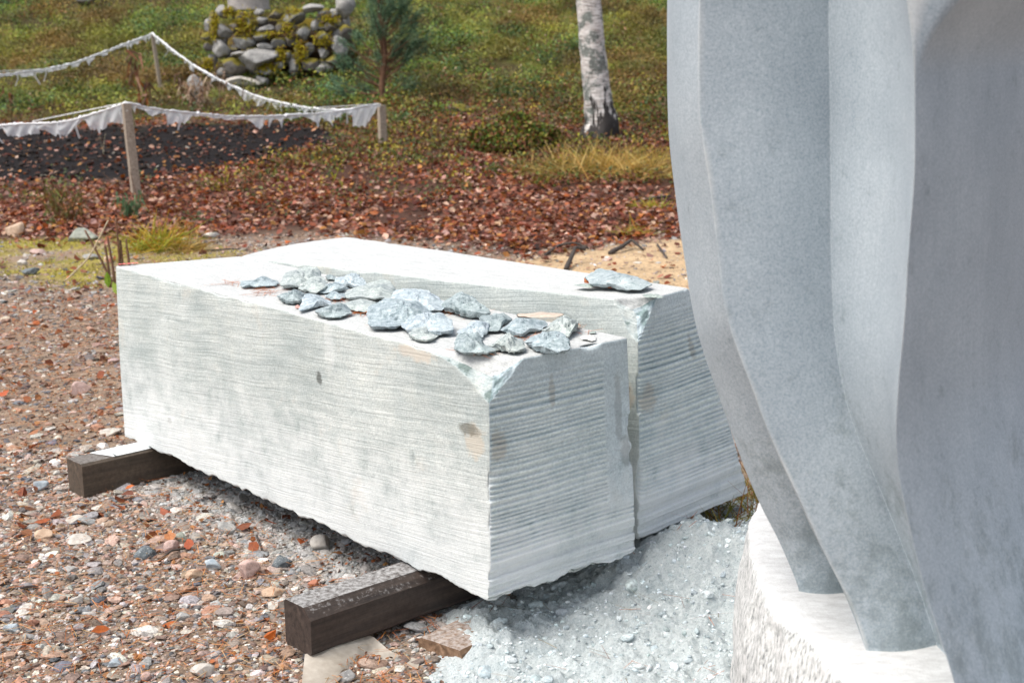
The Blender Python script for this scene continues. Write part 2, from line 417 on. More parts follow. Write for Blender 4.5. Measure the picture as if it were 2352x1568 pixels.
def block_mat(name, lo, hi, rot, sc, dark=(.2, .23, .22), bumpd=.003, patch=True, warm=.3, ridged=False, dusty=0, blobs=()):
    mt, t, b = new_mat(name); uv = nd(t, "ShaderNodeTexCoord").outputs['UV']; ob = nd(t, "ShaderNodeTexCoord").outputs['Object']
    warp = noise_n(t, ob, 3.0, 2, .5)
    v = mapping(t, uv, (1, 1, 1), (0, 0, rot)); add = nd(t, "ShaderNodeVectorMath", operation='ADD')
    cx = nd(t, "ShaderNodeCombineXYZ"); t.links.new(math_n(t, 'MULTIPLY', warp, .02), cx.inputs[1]); t.links.new(v, add.inputs[0]); t.links.new(cx.outputs[0], add.inputs[1])
    v2 = mapping(t, add.outputs[0], sc)
    st = noise_n(t, v2, 1.0, 5, .65)
    v3 = mapping(t, add.outputs[0], (sc[0] * 2.2, sc[1] * .35, 1)); st2 = noise_n(t, v3, 1.0, 4, .6)
    grain = noise_n(t, ob, 160, 5, .75); big = noise_n(t, ob, 2.6, 4, .6); mid = noise_n(t, ob, 14, 5, .65)
    c = ramp(t, st, [(.28, lo), (.72, hi)])
    c = mix(t, .45, c, ramp(t, st2, [(.3, lo), (.7, hi)]))
    c = mix(t, 1.0, c, ramp(t, grain, [(.32, (.72, .74, .75)), (.62, (1.12, 1.12, 1.11))]), 'MULTIPLY')
    if patch:
        c = mix(t, 1.0, c, ramp(t, big, [(.36, (.84, .86, .86)), (.64, (1.10, 1.09, 1.08))]), 'MULTIPLY')
        c = mix(t, ramp(t, mid, [(.25, (.45, .45, .45)), (.36, (0, 0, 0))]), c, dark)
        k = noise_n(t, ob, 5.5, 4, .6); c = mix(t, ramp(t, k, [(.62, (0, 0, 0)), (.75, (warm,) * 3)]), c, (.58, .48, .36))
    for (bx_, by_, rx_, ry_, bc, bk) in blobs:   # knots, rust and broken spots with places of their own
        su = nd(t, "ShaderNodeSeparateXYZ"); t.links.new(uv, su.inputs[0])
        dx_ = math_n(t, 'DIVIDE', math_n(t, 'SUBTRACT', su.outputs['X'], bx_), rx_); dy_ = math_n(t, 'DIVIDE', math_n(t, 'SUBTRACT', su.outputs['Y'], by_), ry_)
        dd2 = math_n(t, 'ADD', math_n(t, 'MULTIPLY', dx_, dx_), math_n(t, 'MULTIPLY', dy_, dy_)); dd2 = math_n(t, 'ADD', dd2, math_n(t, 'MULTIPLY', math_n(t, 'SUBTRACT', noise_n(t, ob, 30, 4, .7), .5), 3.0))
        c = mix(t, ramp(t, dd2, [(.35, (bk,) * 3), (1.0, (0, 0, 0))]), c, bc)
    at_ = nd(t, "ShaderNodeAttribute", attribute_name="Col").outputs['Fac']
    if ridged: c = mix(t, 1.0, c, ramp(t, math_n(t, 'ADD', at_, math_n(t, 'MULTIPLY', math_n(t, 'SUBTRACT', mid, .5), .5)), [(.02, (.38, .45, .44)), (.22, (.82, .87, .90)), (.5, (1, 1, 1)), (.85, (1.25, 1.2, 1.12))]), 'MULTIPLY')  # ridge shading put into the colour: grooves darker, crests paler; chips their own dark green
    if dusty:   # stone powder sticking to the lower part of the face
        sy = nd(t, "ShaderNodeSeparateXYZ"); t.links.new(uv, sy.inputs[0])
        dd_ = math_n(t, 'SUBTRACT', math_n(t, 'MULTIPLY', mid, 1.1), math_n(t, 'MULTIPLY', sy.outputs['Y'], 1.5))
        c = mix(t, ramp(t, dd_, [(.02, (0, 0, 0)), (.45, (dusty,) * 3)]), c, (.80, .82, .83))
    t.links.new(c, b.inputs['Base Color']); b.inputs['Roughness'].default_value = .85; b.inputs['Specular IOR Level'].default_value = .2
    n1 = bump(t, None, st, .8, bumpd); bump(t, b, grain, .5, .0015, n1)
    return mt, t, b, c, uv, ob
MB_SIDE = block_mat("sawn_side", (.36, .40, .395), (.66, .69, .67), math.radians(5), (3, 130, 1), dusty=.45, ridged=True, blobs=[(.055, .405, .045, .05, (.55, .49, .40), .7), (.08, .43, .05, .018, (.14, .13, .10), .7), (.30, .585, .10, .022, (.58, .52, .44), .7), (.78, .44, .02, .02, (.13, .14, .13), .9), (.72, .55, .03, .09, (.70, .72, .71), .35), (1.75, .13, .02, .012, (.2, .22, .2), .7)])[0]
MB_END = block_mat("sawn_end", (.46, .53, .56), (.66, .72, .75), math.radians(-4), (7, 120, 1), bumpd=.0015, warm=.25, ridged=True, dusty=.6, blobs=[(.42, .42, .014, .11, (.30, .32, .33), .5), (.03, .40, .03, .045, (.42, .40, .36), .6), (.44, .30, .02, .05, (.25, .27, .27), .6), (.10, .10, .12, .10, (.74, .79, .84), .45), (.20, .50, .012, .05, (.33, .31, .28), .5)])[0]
MB_TOP = block_mat("sawn_top", (.40, .41, .405), (.60, .61, .605), math.radians(-2), (5, 170, 1), patch=False, bumpd=.0015)[0]

RID = [None]
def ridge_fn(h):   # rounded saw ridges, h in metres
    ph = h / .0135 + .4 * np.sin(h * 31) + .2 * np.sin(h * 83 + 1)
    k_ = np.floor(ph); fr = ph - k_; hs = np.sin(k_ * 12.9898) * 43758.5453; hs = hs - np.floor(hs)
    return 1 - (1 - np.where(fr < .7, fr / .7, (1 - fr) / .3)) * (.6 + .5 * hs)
def block_fields(chips, ridge=True, seed=0, edge=.012, margin=(.80, .86), bulge=0.0):
    def fn(V, s, t_, r, L, Wd, H, ea, ew):
        P0 = V.copy(); q = np.stack([s * L, t_ * Wd, r * H], 1) + seed
        if ridge:
            dS = s * L
            hh = r * H + .012 * t_ * Wd + .004 * np.sin(t_ * Wd * 9 + 1) + fbm(q, 5, 2, 61 + seed) * .006
            amp = sstep(.02, .2, 1 - r) * (.55 + .45 * np.clip(fbm(q, 4, 2, 63 + seed) + .6, 0, 1.4))
            amp = amp * (1 - sstep(margin[0], margin[0] + .015, t_) * sstep(.22, .26, r))
            amp = amp * sstep(.0, .02, t_) * (.25 + .75 * sstep(.12, .2, r + .03 * fbm(q, 6, 2, 64)))
            low = 1 - sstep(.10, .17, r); stp = np.floor(r * H / .021 + .5 * fbm(q, 3, 2, 67)) % 2
            V = V - ea * (low * (.004 + .006 * stp) * np.exp(-dS / .006))[:, None]
            rd = ridge_fn(hh * (1 + .0 * low)) - 1
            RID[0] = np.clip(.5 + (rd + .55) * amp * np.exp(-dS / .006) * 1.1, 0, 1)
            V = V + ea * (rd * .007 * amp * np.exp(-dS / .004))[:, None]
        # ragged lower arris
        k = np.exp(-r * H / .012)
        V[:, 2] += (np.maximum(0, fbm(q, 14, 4, 65 + seed)) * .030 + fbm(q, 45, 3, 66 + seed) * .009) * k
        # nicks along all arrises
        for e, (da, db) in enumerate((((1 - r) * H, t_ * Wd), ((1 - r) * H, s * L), (s * L, t_ * Wd), ((1 - r) * H, (1 - t_) * Wd), (s * L, (1 - t_) * Wd), (r * H, t_ * Wd), (r * H, s * L))):
            prox = np.exp(-(da + db) / .006); nk = np.maximum(0, fbm(q, 11, 4, 70 + e + seed) - .08)
            cen = C_center
            V = V + (cen - V) * (prox * nk * .055)[:, None]
        V = V + ea * (fbm(q, 3, 3, 80) * .0035 * np.exp(-s * L / .05))[:, None] + ew * (fbm(q, 2.2, 3, 81) * .006 * np.exp(-t_ * Wd / .05))[:, None]
        V[:, 2] += fbm(q, 3, 3, 82) * .003 * r
        V = V - ea * (bulge * np.sin(np.pi * t_) * s ** 6)[:, None]
        if not ridge: RID[0] = np.full(len(V), .5)
        for (pt, nrm, rough) in chips:
            nrm = nrm / np.linalg.norm(nrm); d = (V - pt) @ nrm + fbm(V, 9, 4, 90 + seed) * rough + fbm(V, 40, 3, 91) * rough * .25
            V = V - nrm * np.maximum(d, 0)[:, None]; RID[0] = np.where(d > .001, .26 + .75 * fbm(V, 38, 4, 4), RID[0])
        return V
    return fn
ZT = ZB + .607
A1, B1, D1, C1_ = PZ(1122, 838, ZT), PZ(265, 610, ZT), PZ(1442, 775, ZT), PZ(552, 588, ZT)
a0, b0, d0 = PZ(1128, 1385, ZB), PZ(285, 1003, ZB), PZ(1464, 1272, ZB)
c0 = b0 + (d0 - a0)
C = [[[a0, A1], [d0, D1]], [[b0, B1], [c0, C1_]]]
C_center = sum(C[i][j][k] for i in (0, 1) for j in (0, 1) for k in (0, 1)) / 8
la = (B1 - A1) / np.linalg.norm(B1 - A1); lw = (D1 - A1) / np.linalg.norm(D1 - A1); up = np.array([0, 0, 1.])
def chip_plane(p1, p2, p3, inside):
    n = np.cross(p2 - p1, p3 - p1); n = n / np.linalg.norm(n)
    if (inside - p1) @ n > 0: n = -n
    return n
pA, pB, pC = A1 + la * .17, A1 + lw * .11, A1 - up * .095
nA = chip_plane(pA, pB, pC, C_center)
pA2, pB2, pC2 = A1 + la * .28, A1 + lw * .05, A1 - up * .03
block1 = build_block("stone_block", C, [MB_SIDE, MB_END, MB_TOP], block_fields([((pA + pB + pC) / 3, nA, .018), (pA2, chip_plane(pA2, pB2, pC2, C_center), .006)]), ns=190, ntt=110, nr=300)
tag(block1, 'long pale grey sawn stone block in front, its top littered with broken stones', 'stone block')

# block behind
e0 = PZ(1470, 1240, ZB)
zt2 = ZB + .3
for _ in range(60):   # height at which the near upper corner meets its place above the foot
    pz = PY(1464, 693, e0[1]); zt2 = pz[2]; break
E1, H1 = PZ(1466, 693, zt2), PZ(551, 588, ZT + .004)
Fb = PZ(800, 543, ZT + .004)
f0 = PZ(1724, 1133, ZB)
wv = (f0 - e0)
lnv = H1 - E1
best = min((np.linalg.norm(PZ(u, 543 + .1516 * (u - 800), zt2) - E1 - wv), u) for u in range(1500, 2000, 4))[1]
TR = PZ(best, 543 + .1516 * (best - 800), zt2)
C2 = [[[e0, E1], [f0, TR]], [[e0 + lnv, H1], [e0 + lnv + wv, Fb]]]
C_center = sum(C2[i][j][k] for i in (0, 1) for j in (0, 1) for k in (0, 1)) / 8
la2 = lnv / np.linalg.norm(lnv); lw2 = wv / np.linalg.norm(wv)
q1, q2_, q3 = E1 + la2 * .10, E1 + lw2 * .10, E1 - up * .10
r1 = PZ(1478, 690, zt2); r2 = PZ(1560, 722, zt2)
print("BLOCK2", ZT, zt2, np.linalg.norm(wv), np.linalg.norm(lnv), np.linalg.norm(Fb - H1), E1, wv)
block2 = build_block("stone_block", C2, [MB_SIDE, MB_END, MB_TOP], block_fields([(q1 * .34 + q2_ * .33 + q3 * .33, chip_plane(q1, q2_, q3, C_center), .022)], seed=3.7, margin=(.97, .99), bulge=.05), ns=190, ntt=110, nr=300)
tag(block2, 'taller pale sawn stone block behind, carrying one long loose stone near its end', 'stone block')

# ------------------------------------------------------------------ timbers
def wood_mat(name, lo, hi, rough=.55, dust=None):
    mt, t, b = new_mat(name); ob = nd(t, "ShaderNodeTexCoord").outputs['Object']
    v = mapping(t, ob, (3, 60, 60)); f = noise_n(t, v, 1, 5, .65); g = noise_n(t, ob, 70, 5, .7); k = noise_n(t, ob, 6, 4, .6)
    c = ramp(t, f, [(.3, lo), (.7, hi)]); c = mix(t, 1.0, c, ramp(t, g, [(.3, (.7,) * 3), (.7, (1.3,) * 3)]), 'MULTIPLY')
    if dust:
        geo = nd(t, "ShaderNodeNewGeometry"); sx = nd(t, "ShaderNodeSeparateXYZ"); t.links.new(geo.outputs['Normal'], sx.inputs[0])
        s = math_n(t, 'ADD', math_n(t, 'MULTIPLY', sx.outputs['Z'], .55), math_n(t, 'MULTIPLY', g, .7))
        c = mix(t, ramp(t, s, [(.80, (0, 0, 0)), (.98, (dust[3],) * 3)]), c, dust[:3])
    t.links.new(c, b.inputs['Base Color']); b.inputs['Roughness'].default_value = rough; b.inputs['Specular IOR Level'].default_value = .35
    bump(t, b, f, .5, .003); return mt
M_TIM = wood_mat("dark_timber", (.022, .017, .016), (.075, .055, .045), .5, (.42, .42, .42, .8))
M_TIM2 = wood_mat("worn_timber", (.05, .04, .032), (.12, .09, .065), .5, (.30, .29, .28, .5))
def beam(name, p0, p1, wdt, h, mat, seed=0, wane=.0, ztilt=0):
    """squared timber; p0,p1 centres of the top face ends (world)"""
    ax = p1 - p0; L = np.linalg.norm(ax); ax = ax / L; sd_ = np.cross(ax, [0, 0, 1]); sd_ /= np.linalg.norm(sd_); upv = np.cross(sd_, ax)
    n = 60; prof = []
    c = .008
    pr = [(-wdt / 2, -c), (-wdt / 2 + c, 0), (wdt / 2 - c - wane, 0), (wdt / 2, -c - wane * .9), (wdt / 2, -h + c), (wdt / 2 - c, -h), (-wdt / 2 + c, -h), (-wdt / 2, -h + c)]
    # densify
    pr2 = []
    for i in range(len(pr)):
        a_, b_ = np.array(pr[i]), np.array(pr[(i + 1) % len(pr)])
        for k in range(5): pr2.append(a_ + (b_ - a_) * k / 5)
    pr2 = np.array(pr2); m_ = len(pr2); xs_ = np.linspace(0, L, n)
    V = np.stack([np.repeat(xs_, m_), np.tile(pr2[:, 0], n), np.tile(pr2[:, 1], n)], 1)
    V[:, 1:] += (fbm(V * np.array([.3, 1, 1]), 25, 3, seed) * .003)[:, None] * np.sign(V[:, 1:] + [0, h / 2])
    Fc = [grid_faces(n, m_, True)]
    V = np.concatenate([V, [[-.001, 0, -h / 2]], [[L + .001, 0, -h / 2]]]); k = np.arange(m_)
    Fc.append(np.stack([np.full(m_, n * m_), (k + 1) % m_, k], 1)); Fc.append(np.stack([np.full(m_, n * m_ + 1), (n - 1) * m_ + k, (n - 1) * m_ + (k + 1) % m_], 1))
    o = mesh(name, V, Fc, mat, smooth=False)
    mm = Matrix(((ax[0], sd_[0], upv[0]), (ax[1], sd_[1], upv[1]), (ax[2], sd_[2], upv[2]))).to_4x4(); mm.translation = Vector(p0); o.matrix_world = mm
    return o
ZTT = ZB - .002
tl, tn = PZ(652, 1373, ZTT), PZ(712, 1403, ZTT); te = PZ(905, 1292, ZTT)
wd2 = np.linalg.norm(tn - tl); dr = (te - tl) / np.linalg.norm(te - tl); pr_ = np.cross(dr, [0, 0, 1]); pr_ /= np.linalg.norm(pr_)
if (tn - tl) @ pr_ < 0: pr_ = -pr_
wd2 = abs((tn - tl) @ pr_)
p0 = tl + pr_ * wd2 / 2
print("TIMBER2", wd2, p0, dr)
tim2 = beam("timber_beam", p0, p0 + dr * 1.25, wd2, .122, M_TIM, 5, wane=.022)
tag(tim2, 'dark dusty squared timber sticking out under the near end of the front block', 'timber')
tl, tn = PZ(153, 1051, ZTT), PZ(191, 1066, ZTT); te = PZ(323, 1014, ZTT)
dr = (te - tl) / np.linalg.norm(te - tl); pr_ = np.cross(dr, [0, 0, 1]); pr_ /= np.linalg.norm(pr_)
if (tn - tl) @ pr_ < 0: pr_ = -pr_
wd1 = abs((tn - tl) @ pr_); p0b = tl + pr_ * wd1 / 2
print("TIMBER1", wd1, p0b, dr)
tim1 = beam("timber_beam", p0b, p0b + dr * 1.3, wd1, .135, M_TIM2, 9)
tag(tim1, 'dark timber under the far end of the block with a white dusted top', 'timber')
# stone dust lying on the far timber
M_DUST = mat_stone("stone_dust", (.62, .66, .67), (.82, .85, .85), scale=60, bd=.004)
vv = []
for i in range(30):
    for j in range(10):
        p = p0b + dr * (.10 + .34 * i / 29) + pr_ * (wd1 - .012) * (j / 9 - .5); p = p + dr * .04 * (j / 9 - .5) * (i < 2)
        vv.append(p + np.array([0, 0, .002 + .004 * (0 < i < 29 and 0 < j < 9)]))
dd = mesh("stone_dust", np.array(vv), grid_faces(30, 10), M_DUST, smooth=True); tag(dd, 'thin white layer of stone dust on top of the far timber', 'dust', kind='stuff')
# support offcut below the near timber
M_OFF = wood_mat("old_offcut", (.10, .055, .03), (.30, .19, .12), .7, (.5, .5, .5, .6))
gp = PZ(1010, 1530, -.09)
off = beam("wood_offcut", PZ(1010, 1478, -.006), PZ(1170, 1400, -.006), .15, .10, M_OFF, 14)
tag(off, 'short brown wood offcut under the near timber, half buried in stone dust', 'wood offcut')
off2 = beam("wood_offcut", PZ(1045, 1500, -.03), PZ(900, 1420, -.03), .05, .05, M_TIM2, 17)
tag(off2, 'dark broken wood strip lying in front of the brown offcut', 'wood offcut')
# strip of plastic sheet
def sheet(name, rows, mat, th=.001, n=40, seed=0):
    top = catmull([PZ(u, v, z) for u, v, z in rows[0]], n); bot = catmull([PZ(u, v, z) for u, v, z in rows[1]], n)
    k = 14; V = np.concatenate([top + (bot - top) * j / (k - 1) for j in range(k)]); V[:, 2] += fbm(V, 14, 3, seed) * .006
    return mesh(name, V, grid_faces(k, n), mat, smooth=True)
mp, t, b = new_mat("plastic_sheet"); b.inputs['Base Color'].default_value = (.62, .56, .48, 1); b.inputs['Roughness'].default_value = .35
tcg = nd(t, "ShaderNodeTexCoord").outputs['Object']; fg = noise_n(t, tcg, 18, 5, .6); t.links.new(ramp(t, fg, [(.3, (.38, .33, .27)), (.65, (.68, .63, .55))]), b.inputs['Base Color']); bump(t, b, fg, .4, .006)
tr = nd(t, "ShaderNodeBsdfTranslucent"); tr.inputs[0].default_value = (.5, .46, .4, 1); ms = nd(t, "ShaderNodeMixShader"); ms.inputs[0].default_value = .3
t.links.new(b.outputs[0], ms.inputs[1]); t.links.new(tr.outputs[0], ms.inputs[2]); t.links.new(ms.outputs[0], t.nodes["Material Output"].inputs[0])
sh = sheet("plastic_sheet", [[(700, 1500, .0), (780, 1480, .0), (850, 1455, -.005), (900, 1500, -.03), (965, 1512, -.035)], [(690, 1600, -.035), (770, 1570, -.035), (840, 1510, -.045), (880, 1528, -.045), (960, 1535, -.04)]], mp, seed=2)
recentre(sh); tag(sh, 'crumpled beige plastic strip hanging below the near timber', 'plastic sheet')

# ------------------------------------------------------------------ sculpture and its plinth
ZP = .5
def curve(pts, Ytop, Yend=None, vend=None):
    """silhouette or arris of the sculpture given as stations, with its own distance"""
    pts = np.array(pts, float)
    if vend is None:
        # foot where the arris meets the plinth at distance Yend
        lo, hi = 900.0, 2600.0
        for _ in range(50):
            mid = (lo + hi) / 2; u = np.interp(mid, pts[:, 1], pts[:, 0])
            if mid > pts[-1, 1]: u = pts[-1, 0] + (pts[-1, 0] - pts[-2, 0]) / (pts[-1, 1] - pts[-2, 1]) * (mid - pts[-1, 1])
            if PY(u, mid, Yend)[2] > ZP: lo = mid
            else: hi = mid
        vend = lo
    vt = -900
    def uu(v):
        u = np.interp(v, pts[:, 1], pts[:, 0])
        sl0 = (pts[1, 0] - pts[0, 0]) / (pts[1, 1] - pts[0, 1])
        sl = (pts[-1, 0] - pts[-2, 0]) / (pts[-1, 1] - pts[-2, 1])
        return np.where(v > pts[-1, 1], pts[-1, 0] + sl * (v - pts[-1, 1]), np.where(v < pts[0, 1], pts[0, 0] + sl0 * .5 * (v - pts[0, 1]), u))
    ue = float(uu(np.array(vend)))
    Ye = PZ(ue, vend, ZP)[1]
    n = 240; T = np.linspace(0, 1, n); v = vt + (vend - vt) * T; u = uu(v)
    k = 7; u = np.convolve(np.pad(u, k, mode='reflect', reflect_type='odd'), np.ones(2 * k + 1) / (2 * k + 1), 'valid')
    Yv = Ytop + (Ye - Ytop) * T ** 2
    out = np.array([PY(u[i], v[i], Yv[i]) for i in range(n)]); out[-1, 2] = ZP - .012
    return out
S_ = [(1532, 0), (1531, 255), (1536, 334), (1546, 424), (1558, 522), (1573, 616), (1589, 714), (1617, 812), (1648, 899), (1679, 989), (1711, 1072), (1738, 1140), (1762, 1186), (1785, 1232), (1807, 1265), (1821, 1308), (1829, 1335), (1839, 1357)]
C1p = [(1605, 0), (1601, 216), (1611, 314), (1630, 424), (1643, 530), (1655, 616), (1664, 706), (1687, 793), (1715, 852), (1742, 938), (1774, 1017), (1803, 1080), (1842, 1155), (1868, 1220), (1899, 1280), (1935, 1343), (1958, 1390), (1978, 1437), (1992, 1494)]
Vp = [(1905, 0), (1907, 300), (1910, 616), (1916, 773), (1937, 911), (1958, 981), (1996, 1066), (2041, 1164), (2068, 1240), (2090, 1292), (2122, 1378), (2153, 1480)]
C2p = [(2080, 0), (2096, 90), (2102, 196), (2104, 393), (2092, 550), (2087, 616), (2074, 793), (2061, 911), (2056, 1000), (2060, 1075), (2073, 1148), (2092, 1225), (2109, 1300), (2136, 1390), (2167, 1488), (2192, 1568)]
cS = curve(S_, 2.62, vend=1357); cB = curve(C1p, 2.36, vend=1360); cA = curve(C1p, 2.34, vend=1494); cV = curve(Vp, 2.41, vend=1481); cC = curve(C2p, 2.04, Yend=1.84)
C3p = [(2205, 0), (2112, 86), (2104, 100), (2104, 393), (2092, 550), (2087, 616), (2074, 793), (2061, 911), (2056, 1000), (2060, 1075), (2073, 1148), (2092, 1225), (2109, 1300), (2136, 1390), (2167, 1488), (2192, 1568)]
cC3 = curve([(p[0] + 6, p[1]) for p in C3p], 2.05, Yend=1.845)
kk = np.clip((100 - (-900 + np.linspace(0, 1, 240) * 2700)) / 300, 0, 1)[:, None]
cR = cC3 + np.array([.62, 1.02, 0]); cR[:, 2] = cC3[:, 2]
cR2 = cR + np.array([.12, .30, 0]); cK = cS + np.array([.34, .48, 0]); cK[:, 2] = cS[:, 2]
def strip(a_, b_, n, bulge=0.0, rev=False):
    out = []
    for k in range(n):
        t_ = k / n if n < 12 or k == 0 else (.012 if k == 1 else (.988 if k == n - 1 else (k - 1) / (n - 2))); p = a_ + (b_ - a_) * t_
        if bulge:
            d = b_ - a_; nn = np.stack([d[:, 1], -d[:, 0], np.zeros(len(d))], 1); nn /= np.linalg.norm(nn, axis=1)[:, None] + 1e-9
            wgt = math.sin(math.pi * t_) if abs(bulge) < 1 else 1
            p = p + nn * bulge * wgt
        out.append(p)
    return out
cols = strip(cS, cB, 14, .010) + strip(cB, cA, 5) + strip(cA, cV, 22, .012) + strip(cV, cC, 24, -.032) + strip(cC, cC3, 4) + strip(cC3, cR, 22, .03) + strip(cR, cR2, 8) + strip(cR2, cK, 14) + strip(cK, cS, 12)
GRD = np.stack(cols, 1)       # rows x columns x 3
nr_, nc_ = GRD.shape[:2]
V = GRD.reshape(-1, 3); V = V + np.stack([fbm(V, 5, 3, 5), fbm(V, 5, 3, 6), np.zeros(len(V))], 1) * .0035
ms_, t, b = new_mat("honed_stone"); ob = nd(t, "ShaderNodeTexCoord").outputs['Object']
f = noise_n(t, ob, 230, 5, .75); g = noise_n(t, ob, 5, 4, .6); st = noise_n(t, mapping(t, ob, (90, 90, 5)), 1, 4, .6); h = noise_n(t, ob, 20, 6, .75)
c = ramp(t, f, [(.32, (.27, .33, .37)), (.68, (.49, .54, .575))]); c = mix(t, 1.0, c, ramp(t, g, [(.3, (.88, .89, .90)), (.7, (1.08, 1.07, 1.06))]), 'MULTIPLY')
c = mix(t, 1.0, c, ramp(t, st, [(.35, (.975, .975, .98)), (.7, (1.035, 1.03, 1.03))]), 'MULTIPLY')
c = mix(t, ramp(t, h, [(.27, (.55, .55, .55)), (.40, (0, 0, 0))]), c, (.17, .21, .22))
sz_ = nd(t, 'ShaderNodeSeparateXYZ'); t.links.new(ob, sz_.inputs[0]); gr = math_n(t, 'ADD', noise_n(t, ob, 13, 7, .8), math_n(t, 'MULTIPLY', math_n(t, 'MINIMUM', sz_.outputs['Z'], .7), .38))
c = mix(t, ramp(t, gr, [(.44, (.55, .55, .55)), (.60, (0, 0, 0))]), c, (.15, .185, .185))
sp = noise_n(t, ob, 11, 2, .5); c = mix(t, ramp(t, sp, [(.70, (0, 0, 0)), (.80, (.45, .45, .45))]), c, (.52, .56, .58))
sc2 = noise_n(t, mapping(t, ob, (12, 12, 120), (.4, .9, 0)), 1, 2, .5); c = mix(t, ramp(t, sc2, [(.74, (0, 0, 0)), (.78, (.25, .25, .25))]), c, (.56, .58, .59))
ed = nd(t, "ShaderNodeAttribute", attribute_name="Col").outputs['Fac']; c = mix(t, math_n(t, 'MULTIPLY', ed, .55), c, (.62, .62, .60))
t.links.new(c, b.inputs['Base Color']); b.inputs['Roughness'].default_value = .55; b.inputs['Specular IOR Level'].default_value = .3
n1 = bump(t, None, h, .25, .002); bump(t, b, f, .35, .0008, n1)
EC = np.zeros((nr_, nc_)); idx = [14, 18, 19, 20, 14 + 5 + 22 + 24, 14 + 5 + 22 + 24 + 1]
for k in idx: EC[:, k] = 1
EC = EC.ravel() * np.clip(.5 + fbm(V, 14, 3, 6), 0, 1)
Ftop = np.arange(nc_)[None, :]; Fbot = (np.arange(nc_) + (nr_ - 1) * nc_)[::-1][None, :]
sc_ = mesh("stone_sculpture", V, [grid_faces(nr_, nc_, True), Ftop, Fbot], ms_, colors=np.repeat(EC[:, None], 3, 1), smooth=True)
recentre(sc_); tag(sc_, 'tall grey stone sculpture of smooth curved folds standing on a rough plinth', 'sculpture')

# plinth: rough drum, rim traced on the plane of its top
rim = [PZ(u, v, ZP) for u, v in [(1738, 1146), (1722, 1180), (1731, 1230), (1738, 1284), (1752, 1350), (1774, 1408), (1829, 1462), (1880, 1512), (1927, 1568)]]
rim += [np.array([.80, 1.78, ZP]), np.array([1.05, 1.72, ZP]), np.array([1.5, 1.8, ZP]), np.array([1.9, 2.2, ZP]), np.array([2.0, 2.8, ZP]), np.array([1.6, 3.4, ZP]), np.array([1.1, 3.4, ZP]), np.array([.75, 3.2, ZP])]
rim.append(rim[0]); rm = catmull(rim, 441)[:-1]; cen = rm.mean(0); rm = cen + (rm - cen) * (1 + .012 * fbm(rm, 16, 4, 12) * 1.2)[:, None]; rm[:, 2] = ZP
rows = []
for k in range(12): rows.append(cen + (rm - cen) * (k + .02) / 12)
rows.append(cen + (rm - cen) * .985 ); rows.append(rm * 1.0 - np.array([0, 0, .006]))
for k in range(1, 46):
    q = k / 45; p = cen + (rm - cen) * (1 + .035 * math.sin(min(1, q * 3) * 1.57)); p[:, 2] = ZP - q * .62; rows.append(p)
V = np.concatenate(rows); dirn = V - cen; dirn[:, 2] = 0; rr = np.linalg.norm(dirn, axis=1)[:, None]; dirn = dirn / (rr + 1e-9)
side = (V[:, 2] < ZP - .001).astype(float)
V = V + dirn * ((fbm(V, 4, 4, 7) * .02 + fbm(V, 22, 3, 8) * .006) * side)[:, None]
V[:, 2] += fbm(V, 6, 4, 9) * .004 * (1 - side)
MPL, t, b, c, uvx, obx = block_mat("plinth_stone", (.50, .51, .50), (.80, .80, .79), .3, (30, 60, 1), patch=False)
ob = nd(t, "ShaderNodeTexCoord").outputs['Object']; lin = noise_n(t, mapping(t, ob, (130, 130, 55), (.5, .3, .4)), 1, 5, .7)
geo = nd(t, "ShaderNodeNewGeometry"); sx = nd(t, "ShaderNodeSeparateXYZ"); t.links.new(geo.outputs['True Normal'], sx.inputs[0])
cs = ramp(t, lin, [(.36, (.20, .21, .21)), (.47, (.50, .51, .50)), (.62, (.72, .72, .71))])
ct = ramp(t, noise_n(t, mapping(t, ob, (25, 60, 25), (0, 0, .25)), 1, 6, .7), [(.3, (.44, .44, .44)), (.65, (.63, .64, .64))])
cc = mix(t, ramp(t, sx.outputs['Z'], [(.4, (0, 0, 0)), (.7, (1, 1, 1))]), cs, ct); t.links.new(cc, b.inputs['Base Color']); bump(t, b, lin, .7, .004)
pl = mesh("stone_plinth", V, [grid_faces(len(rows), len(rm), True), np.arange(len(rm))[::-1][None, :]], MPL, smooth=True)
recentre(pl); tag(pl, 'rough pale stone plinth with chiselled side under the tall sculpture', 'plinth')

# ------------------------------------------------------------------ loose stones on the blocks
Z5 = lambda p: (504 + .2502 * p[0], 504 + .2502 * p[1])
Z6 = lambda p: (1008 + .2502 * p[0], 504 + .2502 * p[1])
M_ST = mat_stone("broken_stone", (.22, .28, .30), (.50, .56, .58), speck=(.14, .20, .21), scale=45, bd=.0035)
M_ST2 = mat_stone("broken_stone_green", (.20, .25, .24), (.46, .52, .49), speck=(.11, .16, .15), scale=38, bd=.0035)
MS = [mat_stone("broken_stone_%s" % nm, a_, b_, speck=(.10, .14, .15), scale=62, bd=.005) for nm, a_, b_ in (("a", (.15, .21, .23), (.54, .62, .66)), ("b", (.22, .27, .27), (.58, .63, .62)), ("c", (.15, .20, .21), (.46, .53, .55)), ("d", (.22, .29, .33), (.62, .69, .73)))]
M_TAN = mat_stone("tan_slab", (.42, .34, .28), (.62, .54, .46), scale=60, bd=.002)
M_WCH = mat_stone("white_chip", (.5, .52, .5), (.75, .76, .74), scale=60, bd=.002)
